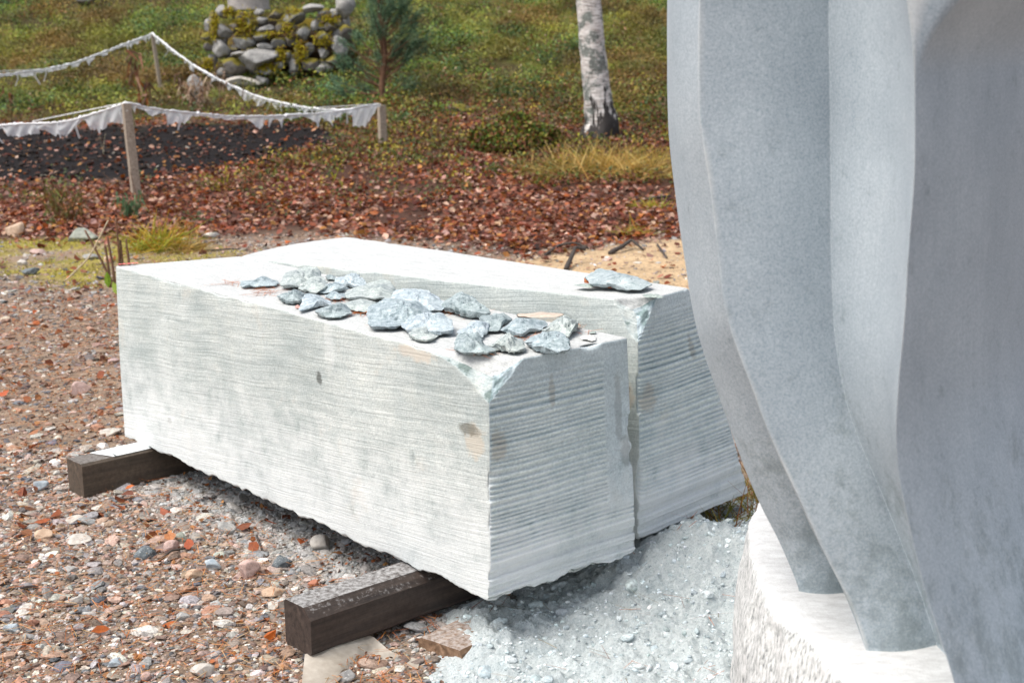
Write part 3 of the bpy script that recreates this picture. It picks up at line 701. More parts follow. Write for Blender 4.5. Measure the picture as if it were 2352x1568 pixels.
def slab(poly, tr, z0, mat, label, seed, hf=.5, lift=.46, group=None, dz=0.0, cat='stone', name='loose_stone'):
    pts = np.array([tr(p) for p in poly]); n = 44
    cl = np.concatenate([pts, pts[:1]]); d = np.concatenate([[0], np.cumsum(np.linalg.norm(np.diff(cl, axis=0), axis=1))])
    tt = np.linspace(0, d[-1], n, endpoint=False); o2 = np.stack([np.interp(tt, d, cl[:, k]) for k in (0, 1)], 1)
    o2 = (np.roll(o2, 1, 0) + 6 * o2 + np.roll(o2, -1, 0)) / 8; jg = 1.01 + .035 * np.interp(np.arange(n), np.arange(0, n, 2), np.random.default_rng(seed).normal(size=n // 2)); o2 = o2.mean(0) + (o2 - o2.mean(0)) * jg[:, None]
    vmin, vmax = o2[:, 1].min(), o2[:, 1].max(); cu = o2.mean(0); Yc = PZ(cu[0], vmax, z0)[1]
    h = hf * (vmax - vmin) / F_PX * Yc
    rimp = []
    for u, v in o2:
        k = (vmax - v) / (vmax - vmin)       # 0 front, 1 back
        rimp.append(PZ(u, v, z0 + dz + h * (lift + (1 - lift) * k)))
    rimp = np.array(rimp); c3 = rimp.mean(0)
    rg = np.random.default_rng(seed); rows = []; sx_ = np.ptp(rimp[:, 0]) / 2 + .005; sy_ = np.ptp(rimp[:, 1]) / 2 + .005
    planes_ = [(rg.uniform(.80, 1.08), rg.normal() * .55, rg.normal() * .42 + .14) for _ in range(7)]
    def top(p, q):
        a = (p[:, 0] - c3[0]) / sx_; b_ = (p[:, 1] - c3[1]) / sy_
        env = np.min([k0 + k1 * a + k2 * b_ for k0, k1, k2 in planes_], 0) * h * 1.12
        base_ = z0 + dz + (p[:, 2] - z0 - dz) + h * .14 * (1 - q ** 3)
        return np.maximum(np.minimum(base_, z0 + dz + env), z0 + dz + h * (.30 + .25 * (1 - q)))
    for q in (.0, .12, .25, .38, .5, .62, .74, .84, .92, .975, 1.0):
        p = c3 + (rimp - c3) * q; p[:, 2] = top(p, q); rows.append(p)
    last = rows[-1][:, 2].copy()
    for q, zz in ((.992, .80), (.975, .6), (.95, .4), (.91, .2), (.86, .03), (.5, .0), (.02, .0)):
        p = c3 + (rimp - c3) * q; p[:, 2] = z0 + dz + .0045 + (last - z0 - dz - .0045) * zz; rows.append(p)
    V = np.concatenate(rows); cc3 = c3.copy(); cc3[2] = z0 + dz + h * .4
    N = V - cc3; N[:, 2] *= 2.0; N /= np.linalg.norm(N, axis=1)[:, None] + 1e-9
    am = np.clip(h, .014, .05)
    V = V + N * (fbm(V, 26, 4, seed) * am * .30 + (np.abs(fbm(V, 55, 4, seed + 5)) - .2) * am * -.55)[:, None]
    V[:, 2] = np.maximum(V[:, 2], z0 + dz + .0035)
    o = mesh(name, V, [grid_faces(len(rows), n, True), np.arange(n)[None, :], (np.arange(n) + (len(rows) - 1) * n)[::-1][None, :]], mat, smooth=False)
    for pl_ in o.data.polygons: pl_.use_smooth = True
    o.data.set_sharp_from_angle(angle=math.radians(32))
    recentre(o); tag(o, label, cat, group); return o
GS = 'broken stones lying on the front block'
zt = ZT + .001
stones = [
 (Z5, [(185,570),(200,520),(320,503),(500,505),(555,535),(520,575),(440,590),(330,602),(210,607)], M_ST, 'leftmost loose stone on the front block, flat and lying apart from the heap', .6),
 (Z5, [(560,560),(590,510),(720,455),(850,420),(900,450),(985,530),(960,560),(880,570),(720,597),(580,590)], M_ST, 'broad peaked stone at the left back of the heap, second from the left end', .55),
 (Z5, [(1060,480),(1150,450),(1270,510),(1365,580),(1240,602),(1130,560),(1070,545)], M_ST, 'bluish wedge of stone at the back of the heap, nearest the gap between blocks', .55),
 (Z5, [(975,500),(1050,488),(1085,530),(1070,548),(990,545)], M_ST2, 'small dark stone tucked behind between the peaked stone and the bluish wedge', .6),
 (Z5, [(725,590),(750,535),(850,520),(960,535),(992,600),(905,652),(840,645),(740,612)], M_ST2, 'stone leaning on the right foot of the broad peaked stone', .55),
 (Z5, [(900,570),(970,545),(1070,545),(1180,615),(1080,640),(960,667),(900,650)], M_ST, 'rounded light stone in the middle of the back row, right of the leaning stone', .5),
 (Z5, [(520,640),(570,615),(720,625),(850,650),(770,700),(740,745),(620,750),(580,718)], M_ST2, 'dark sided stone at the left front below the peaked stone', .6),
 (Z5, [(960,662),(1080,640),(1175,645),(1165,692),(1090,727),(1030,722),(980,692)], M_ST, 'small grey stone between the curved flat one and the middle of the heap', .5),
 (Z5, [(735,800),(770,690),(880,665),(1000,680),(1045,740),(900,752),(820,790),(745,817)], M_ST, 'flat curved stone with a small pink chip under its left tip', .5),
 (Z5, [(1150,640),(1330,600),(1480,550),(1560,550),(1630,610),(1600,700),(1430,722),(1300,705),(1180,712)], M_ST, 'long flat stone in the centre back of the heap', .4),
 (Z5, [(1640,620),(1800,595),(1920,650),(2092,740),(2040,812),(1900,822),(1700,765),(1560,690)], M_ST, 'wide sloping slab at the centre right back of the heap', .45),
 (Z5, [(1110,750),(1180,710),(1440,722),(1400,800),(1340,837),(1240,822),(1150,790)], M_ST, 'pale flat stone in front of the long flat one, needles at its foot', .45),
 (Z5, [(885,780),(960,750),(1180,785),(1215,812),(1120,872),(1000,882),(900,852)], M_ST2, 'oval dark sided stone at the front edge of the left heap', .6),
 (Z5, [(1355,860),(1400,750),(1500,680),(1650,665),(1850,735),(2000,800),(2060,850),(1950,905),(1700,922),(1560,948),(1400,952)], M_ST, 'largest slab of the heap, rough and nearly square at its centre', .5),
 (Z5, [(1680,900),(1720,850),(1880,820),(2050,880),(2150,940),(2142,1000),(2020,1032),(1850,1012),(1720,1015)], M_ST, 'rounded slab in front of the largest slab', .5),
 (Z5, [(1740,1050),(1760,1010),(1850,970),(2000,990),(2022,1035),(1960,1092),(1870,1107),(1790,1082)], M_ST, 'pointed small stone in front of the rounded slab, near the front edge', .5),
 (Z6, [(0,645),(60,648),(200,672),(310,730),(400,785),(470,852),(370,852),(220,835),(120,785),(40,710)], M_ST2, 'long ridged stone leaning down to the right, behind the dry needles', .6),
 (Z6, [(180,1030),(185,960),(330,900),(450,905),(455,960),(395,1065),(310,1060),(220,1050)], M_ST, 'upright squarish stone at the left of the right hand heap', .5),
 (Z6, [(430,930),(380,900),(470,845),(560,830),(685,845),(640,900),(585,930),(560,992),(430,1002)], M_ST2, 'pointed stone at the left back of the right hand heap', .5),
 (Z6, [(560,980),(620,920),(760,870),(920,855),(1000,890),(940,970),(840,985),(770,1052),(710,1042),(620,995)], M_ST, 'wide speckled slab in the middle of the right hand heap', .45),
 (Z6, [(945,960),(1060,880),(1140,855),(1270,848),(1287,868),(1260,960),(1180,1042),(1130,1032),(1010,980)], M_ST2, 'light stone with an upturned corner, rightmost of the heap', .6),
 (Z6, [(145,1110),(160,1040),(250,1025),(380,1055),(505,1130),(500,1187),(370,1192),(230,1182),(160,1150)], M_ST2, 'dark fronted chunky stone at the left front of the right hand heap', .75),
 (Z6, [(430,1080),(520,1058),(560,1010),(650,1000),(800,1100),(790,1132),(720,1192),(600,1162),(510,1130)], M_ST2, 'wedge shaped stone at the middle front of the right hand heap', .65),
 (Z6, [(770,1040),(850,990),(980,970),(1100,1030),(1180,1080),(1212,1140),(1150,1182),(1080,1197),(950,1162),(870,1140),(830,1080)], M_ST, 'large oval stone at the right front of the right hand heap', .5),
]
for i, (tr, poly, mt, lab, hf) in enumerate(stones):
    slab(poly, tr, zt, MS[(0, 1, 3, 2, 1, 0, 2, 0, 3, 1, 3, 1, 2, 0, 3, 1, 2, 3, 2, 0, 1, 2, 1, 0)[i]], lab, 100 + i, min(hf * 1.28, .85), group=GS)
slab([(710,885),(725,855),(1080,838),(1160,860),(1100,890),(900,900)], Z6, zt, M_TAN, 'flat tan slab behind the right hand heap against the rear block', 140, .45, group=GS)
slab([(1300,1060),(1390,1035),(1440,1060),(1440,1100),(1400,1112),(1310,1090)], Z6, zt, M_WCH, 'flat white chip at the right end of the front block top', 141, .5, group=GS)
slab([(1375,1040),(1400,1028),(1445,1035),(1440,1052),(1390,1052)], Z6, zt, M_ST2, 'tiny grey chip behind the flat white chip', 142, .5, group=GS)
slab([(690,790),(720,765),(742,800),(735,815),(700,812)], Z5, zt, mat_stone("pink_chip", (.45, .25, .22), (.6, .38, .34), scale=60), 'small pink chip beside the flat curved stone', 143, .5, group=GS)
G2 = 'loose stones on the rear block'
z2 = zt2 + .001
slab([(1335,490),(1370,470),(1470,453),(1700,490),(1860,528),(1955,545),(1920,590),(1820,622),(1740,627),(1600,592),(1450,572),(1380,550)], Z6, z2, M_ST, 'long boat shaped stone resting on dry leaves on the rear block', 144, .62, group=G2)
slab([(1232,597),(1300,578),(1440,600),(1400,627),(1310,617)], Z6, z2, M_ST2, 'thin flat chip left of the long boat shaped stone', 145, .5, group=G2)
slab([(1865,690),(1930,658),(1990,663),(2067,700),(2040,717),(1900,717)], Z6, z2, M_ST2, 'small angular stone near the broken corner of the rear block', 146, .6, group=G2)

# red paint mark on the far corner
mr, t, b = new_mat("red_paint"); b.inputs['Base Color'].default_value = (.75, .16, .16, 1); b.inputs['Roughness'].default_value = .8
def paintmark(p0_, p1_, wid):
    d = p1_ - p0_; s_ = np.cross(d, [0, 0, 1]); s_ /= np.linalg.norm(s_); n = 14; V = []
    for i in range(n):
        p = p0_ + d * i / (n - 1); w_ = wid * (.6 + .4 * math.sin(i * 2.1)) * (1 if 0 < i < n - 1 else .3)
        V += [p - s_ * w_, p + s_ * w_]
    return mesh("paint_mark", np.array(V) + np.array([0, 0, .0065]), grid_faces(n, 2), mr)
o = paintmark(PZ(272, 611, ZT), PZ(318, 607.5, ZT), .012); child(o, block1)
o = paintmark(PZ(962, 812 - 52, ZT), PZ(950 + 10, 764, ZT), .004) if False else o

# pine needles and leaves caught among the stones on the blocks
def needles_v(centers, spread, n, L=(.05, .08), wdt=.0014, zfun=None, pal=((.42, .13, .05), (.30, .10, .05), (.5, .2, .08))):
    c = np.array(centers)[RNG.integers(0, len(centers), n)]; ang = RNG.uniform(0, 6.283, n)
    b_ = c + np.stack([RNG.normal(size=n) * spread, RNG.normal(size=n) * spread, np.zeros(n)], 1)
    if zfun is not None: b_[:, 2] = zfun(b_[:, 0], b_[:, 1]) + .004
    b_[:, 2] += RNG.uniform(.001, .008, n)
    d = np.stack([np.cos(ang), np.sin(ang), RNG.uniform(-.02, .06, n)], 1); Ln = RNG.uniform(*L, n)
    return blades(b_, d, Ln, wdt, pick(pal, n), bend=.03, taper=.7, seg=2, face=np.tile([0, 0, 1.], (n, 1)) + RNG.normal(size=(n, 3)) * .3)
cs_ = [PZ(*Z5(p), ZT) for p in ((380, 660), (430, 690), (1260, 850), (1300, 870), (2150, 835), (2230, 850), (2300, 860), (1620, 960), (1080, 735), (1090, 740), (640, 600), (120, 590))] + [PZ(*Z6(p), ZT) for p in ((500, 1005), (300, 875), (150, 860), (100, 840), (820, 1100), (1270, 1030), (400, 1215))]
V, Fc, cc_ = needles_v(cs_, .018, 380)
o = mesh("pine_needles", V, Fc, M_NEEDLE, colors=cc_); tag(o, 'orange pine needles caught between the stones on the front block', 'needles', kind='stuff')
lb = np.array([PZ(*Z6(p), z2 + .006) for p in ((1420, 575), (1480, 590), (1530, 600), (1560, 610), (1390, 565), (1600, 615))]); 
V, Fc, cc_ = leaves(lb, np.tile([0, -.2, 1.], (len(lb), 1)) + RNG.normal(size=(len(lb), 3)) * .2, .05, .035, pick([(.33, .10, .05), (.4, .16, .08)], len(lb)))
o = mesh("dry_leaves", V, Fc, M_LEAF, colors=cc_); tag(o, 'reddish dry leaves under the long stone on the rear block', 'leaves', kind='stuff')

# ------------------------------------------------------------------ stone dust heap
hx, hy = np.meshgrid(np.linspace(-.62, 1.5, 480), np.linspace(2.1, 4.6, 540)); hx, hy = hx.ravel(), hy.ravel(); P = xyz(hx, hy)
ZD = [tuple(PZ(u, v, 0)[:2]) for u, v in [(1040, 1395), (1200, 1340), (1330, 1290), (1450, 1250), (1560, 1200), (1700, 1180), (1900, 1180)]] + [(1.4, 3.6), (1.4, 2.2)] + [tuple(PZ(u, v, -.05)[:2]) for u, v in [(1350, 1700), (1050, 1640), (1010, 1560), (1040, 1480)]]
sd1 = sdist(hx, hy, ZD) + fbm(P, 6, 4, 101) * .06
k = sstep(-.16, .12, sd1)
crest = PZ(1640, 1290, .06)
hh = .085 * np.exp(-((hx - crest[0]) ** 2 / .10 + (hy - crest[1]) ** 2 / .05)) + .05 + .035 * sstep(0, .5, hx)
lump = np.abs(fbm(P, 9, 4, 102)); hz = gz(hx, hy) - .03 + k * (hh + fbm(P, 3.5, 3, 103) * .025 + lump * .045 + fbm(P, 28, 5, 104) * .020 + np.abs(fbm(P, 70, 3, 109)) * .008 + (.3 - np.abs(fbm(P, 38, 4, 107))) * .02 * sstep(-.5, .3, fbm(P, 3, 2, 108)) + np.maximum(0, fbm(P, 16, 3, 105) - .12) * .055)
def heap_z(x, y):
    i = np.clip(((np.asarray(x) + .62) / 2.12 * 479).astype(int), 0, 479); j = np.clip(((np.asarray(y) - 2.1) / 2.5 * 539).astype(int), 0, 539)
    return hz[j * 480 + i]
mh, t, b = new_mat("stone_powder"); ob = nd(t, "ShaderNodeTexCoord").outputs['Object']
f = noise_n(t, ob, 150, 6, .9); g = noise_n(t, ob, 11, 6, .75)
c = ramp(t, f, [(.34, (.22, .28, .30)), (.44, (.62, .69, .705)), (.62, (.86, .905, .915))]); c = mix(t, 1.0, c, ramp(t, g, [(.32, (.80, .84, .85)), (.5, (1.05, 1.05, 1.04))]), 'MULTIPLY')
t.links.new(c, b.inputs['Base Color']); b.inputs['Roughness'].default_value = .95; b.inputs['Specular IOR Level'].default_value = .1
n1 = bump(t, None, g, .8, .015); bump(t, b, f, 1.0, .009, n1)
heap = mesh("stone_powder", np.stack([hx, hy, hz], 1), grid_faces(540, 480), mh, smooth=True); tag(heap, 'pale blue grey heap of stone powder in front of the blocks', 'stone powder', kind='stuff')
def multi_rocks(name, pts, sizes, colors, n=1, mat=M_PEB, seed=3, flat=.6, sink=.3, planes=7, smooth=False):
    N = len(pts); B, Fc = ico(n); m_ = len(B); rg = np.random.default_rng(seed)
    V = np.tile(B[None], (N, 1, 1)) * (1 + rg.normal(size=(N, m_, 1)) * .05)
    for k in range(planes):
        nn = rg.normal(size=(N, 1, 3)); nn /= np.linalg.norm(nn, axis=2)[..., None]; d = rg.uniform(.45, .9, (N, 1, 1)); s = (V * nn).sum(2)[..., None] - d
        V = V - nn * np.maximum(s, 0)
    sc3 = np.stack([sizes * rg.uniform(.8, 1.3, N), sizes * rg.uniform(.6, 1.1, N), sizes * rg.uniform(.7, 1.2, N) * flat], 1)[:, None, :]
    V = V * sc3; a_ = rg.uniform(0, 6.283, N); tx = rg.normal(size=N) * .25; ca, sa = np.cos(a_)[:, None], np.sin(a_)[:, None]
    x_, y_, z_ = V[..., 0], V[..., 1], V[..., 2]; z2_ = z_ * np.cos(tx)[:, None] + x_ * np.sin(tx)[:, None]; x2_ = x_ * np.cos(tx)[:, None] - z_ * np.sin(tx)[:, None]
    V = np.stack([x2_ * ca - y_ * sa, x2_ * sa + y_ * ca, z2_], -1); V += pts[:, None, :] + np.array([0, 0, 1]) * (sizes * flat * (1 - sink))[:, None, None] * .5
    Fa = (Fc[None] + (np.arange(N) * m_)[:, None, None]).reshape(-1, 3)
    return mesh(name, V.reshape(-1, 3), Fa, mat, colors=np.repeat(colors, m_, 0), smooth=smooth)
n = 2200; px_, py_ = RNG.uniform(-.4, 1.3, n), RNG.uniform(2.2, 4.3, n); kz = sdist(px_, py_, ZD) + RNG.normal(size=n) * .03 > .02; px_, py_ = px_[kz], py_[kz]; n = len(px_)
sz = np.clip(RNG.lognormal(-5.3, .65, n), .003, .028)
o = multi_rocks("powder_clods", np.stack([px_, py_, heap_z(px_, py_)], 1), sz, pick([(.58, .65, .67), (.66, .72, .73), (.46, .53, .55)], n, .06), n=2, mat=M_SOIL, seed=8, sink=1.1, smooth=True)
tag(o, 'small clods and chips of stone in the powder heap', 'stone chips', kind='stuff')
n = 7000; px_, py_ = RNG.uniform(-.4, 1.3, n), RNG.uniform(2.2, 4.3, n); kz = sdist(px_, py_, ZD) + RNG.normal(size=n) * .04 > .0; px_, py_ = px_[kz], py_[kz]; n = len(px_)
o = multi_rocks("powder_crumbs", np.stack([px_, py_, heap_z(px_, py_)], 1), np.clip(RNG.lognormal(-5.35, .5, n), .0025, .017), pick([(.62, .70, .72), (.76, .82, .84), (.45, .51, .53)], n, .1), n=1, mat=M_SOIL, seed=18, sink=.9, flat=.7)
tag(o, 'angular crumbs and flakes of stone scattered over the powder heap', 'stone chips', kind='stuff')
n = 90; nx, ny = RNG.uniform(-.3, 1.0, n), RNG.uniform(2.3, 3.9, n); kz = sdist(nx, ny, ZD) > .05
V, Fc, cc_ = needles_v([(a_, b_, 0) for a_, b_ in zip(nx[kz], ny[kz])], .015, 150, zfun=heap_z, pal=((.3, .14, .09), (.25, .2, .12), (.4, .15, .08)))
o = mesh("pine_needles", V, Fc, M_NEEDLE, colors=cc_); tag(o, 'scattered brown pine needles on the powder heap', 'needles', kind='stuff')

# ------------------------------------------------------------------ gravel
def scatter(n, x0, x1, y0, y1): return RNG.uniform(x0, x1, n), RNG.uniform(y0, y1, n)
def visible(x, y, z=0.1, mu=120, mv=160):
    d = np.stack([x, y, np.broadcast_to(z, np.shape(x))], -1) - CAM; dep = d @ _F
    u = PW / 2 + F_PX * (d @ _R) / dep; v = PH / 2 - F_PX * (d @ _U) / dep
    return (u > -mu) & (u < PW + 60) & (v > -200) & (v < PH + mv)
bx_poly = [tuple(a0[:2]), tuple(b0[:2]), tuple(c0[:2]), tuple(d0[:2])]
def gravel(name, n, x0, x1, y0, y1, smean, sig, smax, sub, label, seed):
    x_, y_ = scatter(n, x0, x1, y0, y1); zz = gz2(x_, y_)
    keep = (sdist(x_, y_, bx_poly) < .40) & (zz[1]['moss'] * .75 < RNG.random(n)) & (zz[1]['leaf'] * .9 < RNG.random(n)) & (zz[1]['sand'] * .8 < RNG.random(n)) & (zz[1]['soil'] < .5) & (zz[1]['heath'] < .5)
    keep &= (sdist(x_, y_, ZD) < -.02) & visible(x_, y_, 0., 500, 500)
    x_, y_, z_ = x_[keep], y_[keep], zz[0][keep]; n = len(x_)
    s_ = np.clip(RNG.lognormal(math.log(smean), sig, n), smean * .4, smax)
    pal = [(.36, .235, .18), (.40, .30, .25), (.22, .20, .19), (.12, .125, .14), (.48, .42, .35), (.34, .17, .10), (.27, .22, .18), (.33, .32, .31), (.56, .53, .48), (.24, .15, .10), (.18, .12, .09), (.30, .19, .13)]
    c_ = pick(pal, n, .28)
    # powder dusted stones close to the block
    dk = np.exp(-np.maximum(0, -sdist(x_, y_, bx_poly)) / .12)[:, None] * .7 * sstep(3.2, 3.6, y_)[:, None]; c_ = c_ * (1 - dk) + np.array([.42, .44, .44]) * dk
    o = multi_rocks(name, np.stack([x_, y_, z_], 1), s_, c_, n=sub, seed=seed, flat=.42, sink=.5); print(name, n)
    tag(o, label, 'gravel', kind='stuff'); return o
gravel("gravel", 9800, -3.6, .2, 2.2, 5.2, .0125, .5, .036, 2, 'coarse mixed pink, grey and tan gravel in the foreground', 21)
gravel("medium_gravel", 62000, -3.6, .2, 2.2, 5.2, .0075, .4, .016, 1, 'middling stones packed between the coarse gravel', 24)
gravel("fine_gravel", 72000, -3.2, .2, 2.2, 5.2, .0042, .4, .008, 1, 'fine grit between the foreground gravel', 22)
gravel("far_gravel", 60000, -6, 2.5, 4.9, 11.0, .010, .5, .04, 1, 'gravel spreading back towards the moss', 23)
n = 9000; x_, y_ = scatter(n, -3.2, .3, 2.2, 8); kp = (sdist(x_, y_, ZD) < -.02) & visible(x_, y_, 0.) & (sdist(x_, y_, bx_poly) < .02)
cents = np.stack([x_[kp], y_[kp], np.zeros(kp.sum())], 1)
V, Fc, cc_ = needles_v(cents, .01, 11000, L=(.03, .07), wdt=.0016, zfun=lambda a_, b_: gz(a_, b_) + .006 + RNG.uniform(0, .008, len(a_)), pal=((.42, .15, .06), (.32, .12, .06), (.5, .24, .10), (.45, .3, .16)))
o = mesh("pine_needles", V, Fc, M_NEEDLE, colors=cc_); tag(o, 'reddish pine needles strewn over the gravel', 'needles', kind='stuff')

# ------------------------------------------------------------------ single rocks on the ground
mats_r = dict(
 pink=mat_stone("pink_granite", (.36, .24, .20), (.62, .46, .42), speck=(.2, .16, .15), scale=60),
 grey=mat_stone("grey_stone", (.20, .20, .20), (.42, .42, .40), speck=(.5, .5, .48), scale=40),
 dark=mat_stone("dark_stone", (.07, .09, .10), (.22, .25, .27), speck=(.45, .46, .46), scale=50),
 tan=mat_stone("tan_stone", (.38, .26, .18), (.60, .46, .34), scale=40),
 pale=mat_stone("pale_stone", (.38, .35, .31), (.62, .59, .54), scale=45),
 red=mat_stone("red_stone", (.32, .12, .07), (.52, .24, .16), scale=40),
 blue=mat_stone("blue_stone", (.22, .27, .31), (.5, .55, .58), scale=40),
 green=mat_stone("green_stone", (.20, .22, .19), (.38, .40, .34), scale=40))
def ground_rock(u0, u1, v0, v1, mk, label, seed, flat=.55):
    p = G((u0 + u1) / 2, v1); Y_ = p[1]; w_ = (u1 - u0) / F_PX * Y_; hpx = (v1 - v0) / F_PX * Y_
    dep = 12.08 / 57.3 + math.atan((v1 - PH / 2) / F_PX); D = w_ * .75
    h = max(.25 * w_, min(hpx / math.cos(dep) - D * math.sin(dep) * .5, w_ * .9))
    V, Fc = rock_v(seed, 4, 12, .04); V = V * np.array([w_ / 2, D / 2, h * .62]); R_ = rotm(random.uniform(-.15, .15), random.uniform(-.15, .15), random.uniform(-.4, .4)); V = V @ R_.T
    V = V + np.array([0, 0, h * .36]) + np.array([p[0], p[1] + D * .4, float(gz(p[0], p[1]))])
    o = mesh("rock", V, Fc, mats_r[mk], smooth=True); recentre(o); tag(o, label, 'rock'); return o
rocks = [
 (158, 208, 872, 908, 'pink', 'pink rock on the gravel left of the front block, highest of the pink ones'),
 (143, 225, 521, 556, 'green', 'flat grey green boulder lying behind the moss, left of the brown stalks'),
 (5, 57, 508, 545, 'tan', 'brown boulder at the left edge of the picture behind the moss'),
 (48, 88, 614, 632, 'dark', 'small dark blue rock at the left between moss and gravel'),
 (232, 264, 585, 602, 'tan', 'tan stone beside the brown stalks behind the block corner'),
 (186, 230, 581, 597, 'grey', 'low grey slab just left of the tan stone by the stalks'),
 (65, 105, 569, 585, 'pink', 'pinkish flat stone set in the moss at the left'),
 (37, 62, 593, 610, 'pale', 'pale stone between the moss and the dark blue rock'),
 (455, 505, 598 - 64, 612 - 64, 'pale', 'half sunk pale stone in the leaves behind the grass tuft'),
 (218, 279, 981, 1001, 'pale', 'flat pale slab beside the lower left corner of the front block'),
 (70, 111, 1098, 1129, 'blue', 'pale bluish rock left of the far timber end'),
 (130, 193, 1180, 1203, 'pale', 'smooth pale flat stone below the far timber end'),
 (74, 125, 1213, 1243, 'tan', 'yellowish rounded stone at the left below the far timber'),
 (139, 210, 1225, 1252, 'pale', 'pale pinkish flat stone right of the yellowish rounded one'),
 (488, 543, 1196, 1226, 'grey', 'grey flat rock in the shade beside the front block'),
 (371, 413, 1236, 1273, 'pink', 'speckled pink rock in the middle of the gravel'),
 (399, 432, 1217, 1245, 'green', 'greenish rounded pebble behind the speckled pink rock'),
 (302, 358, 1252, 1287, 'dark', 'dark angular rock left of the speckled pink rock'),
 (460, 511, 1280, 1312, 'blue', 'blue speckled rock between the two pink rocks'),
 (539, 599, 1280, 1331, 'pink', 'large angular pink rock left of the near timber'),
 (618, 672, 1270, 1310, 'dark', 'dark dusted rock just above the near timber'),
 (416, 464, 1303, 1331, 'tan', 'orange tan stone below the blue speckled rock'),
 (705, 733, 1300, 1350, 'red', 'upright red pointed stone touching the near timber'),
 (710, 763, 1224, 1264, 'pale', 'whitish rock under the overhang of the front block'),
 (594, 660, 1345, 1372, 'tan', 'long orange stone left of the near timber'),
 (605, 645, 1380, 1402, 'pale', 'pale rounded pebble beside the near timber end'),
 (0, 51, 1428, 1454, 'blue', 'flat blue slab at the left edge of the foreground'),
 (139, 188, 1367, 1394, 'pale', 'flat tan grey stone in the left foreground'),
 (427, 497, 1520, 1560, 'pale', 'large pale rounded stone at the bottom edge of the picture'),
 (241, 283, 1507, 1533, 'blue', 'blue grey shard near the bottom edge left of the large pale stone'),
 (774, 819, 1532, 1567, 'grey', 'grey rounded stone below the plastic strip'),
 (395, 440, 1405, 1425, 'grey', 'small grey slab in the centre of the foreground gravel'),
 (320, 352, 1540, 1565, 'pink', 'pink stone at the bottom edge left of the large pale stone'),
]
for i, r in enumerate(rocks): ground_rock(*r[:5], r[5], 300 + i)
for i, (u, v, L_, lab) in enumerate([(232, 1458, .05, 'curled brown leaf on the foreground gravel, lowest of the loose leaves'), (390, 1440, .045, 'flat orange leaf on the gravel right of the curled brown leaf'), (620, 1470, .045, 'rust red leaf beside the near timber end'), (300, 1130, .035, 'red brown leaf against the side of the far timber')]):
    p = G(u, v) + np.array([0, 0, .012]); V, Fc, cc_ = leaves(p[None], np.array([[.2 * (-1) ** i, -.35, 1.]]), L_, L_ * .6, np.array([[.38, .12, .05]]) * (1 + .2 * i), curl=.7)
    o = mesh("fallen_leaf", V, Fc, M_LEAF, colors=cc_); recentre(o); tag(o, lab, 'leaf')

# ------------------------------------------------------------------ leaf litter
def litter(name, n, x0, x1, y0, y1, dens, size, pal, label, lift=.02, curl=.45):
    x_, y_ = scatter(n, x0, x1, y0, y1); z_, zz = gz2(x_, y_); k = (dens(zz, xyz(x_, y_)) > RNG.random(n)) & visible(x_, y_, z_, 300, 100)
    x_, y_, z_ = x_[k], y_[k], z_[k]; n = len(x_); Nn = np.tile([0, 0, 1.], (n, 1)) + RNG.normal(size=(n, 3)) * .38
    L_ = RNG.uniform(*size, n) * np.exp(RNG.normal(size=n) * .14); V, Fc, cc_ = leaves(np.stack([x_, y_, z_ + RNG.uniform(.004, lift, n)], 1), Nn, L_, L_ * RNG.uniform(.6, .9, n), pick(pal, n, .3), curl)
    o = mesh(name, V, Fc, M_LEAF, colors=cc_); tag(o, label, 'leaves', kind='stuff'); print(name, n)
PL = [(.30, .10, .055), (.36, .17, .12), (.18, .055, .035), (.42, .26, .21), (.24, .11, .08), (.55, .36, .27), (.09, .03, .02), (.15, .05, .03), (.30, .10, .04), (.40, .20, .08)]
litter("leaf_litter", 120000, -9, 6.5, 8.6, 19, lambda z_, P: np.clip(z_['leaf'] * 1.0 * np.clip(.7 + fbm(P, 1.1, 3, 200) * 1.3, .12, 1) + z_['soil'] * .05 + z_['heath'] * .05 + .02, 0, 1), (.035, .066), PL, 'thick layer of reddish brown fallen leaves behind the blocks')
litter("scattered_leaves", 2600, -3, 1, 4, 9.5, lambda z_, P: .3 + 0 * z_['leaf'], (.03, .055), [(.34, .11, .06), (.4, .18, .1), (.25, .1, .06)], 'fallen leaves scattered over the gravel')
litter("bark_crumbs", 16000, -3, .6, 2.2, 9, lambda z_, P: .8 + 0 * z_['leaf'], (.008, .022), [(.30, .12, .06), (.22, .10, .06), (.12, .07, .05), (.4, .2, .1)], 'small brown bark and leaf crumbs between the gravel stones', lift=.012)
litter("soil_leaves", 5000, -9, 4, 12, 18, lambda z_, P: z_['soil'] * .07, (.04, .07), [(.6, .42, .33), (.5, .45, .38), (.45, .25, .17)], 'pale leaves and chips dotted on the dark soil')

n = 9000; x_, y_ = scatter(n, -9, 2, 12, 18); z_, zz = gz2(x_, y_); k = (zz['soil'] > .6) & visible(x_, y_, z_, 300, 100); x_, y_, z_ = x_[k], y_[k], z_[k]; n = len(x_)
o = multi_rocks("soil_clods", np.stack([x_, y_, z_], 1), np.clip(RNG.lognormal(-4.2, .6, n), .006, .05), pick([(.012, .009, .008), (.026, .019, .016), (.02, .014, .011), (.045, .03, .024)], n, .25), n=1, mat=M_SOIL, seed=31, smooth=True); tag(o, 'dark crumbly clods on the bare soil bed', 'soil', kind='stuff')
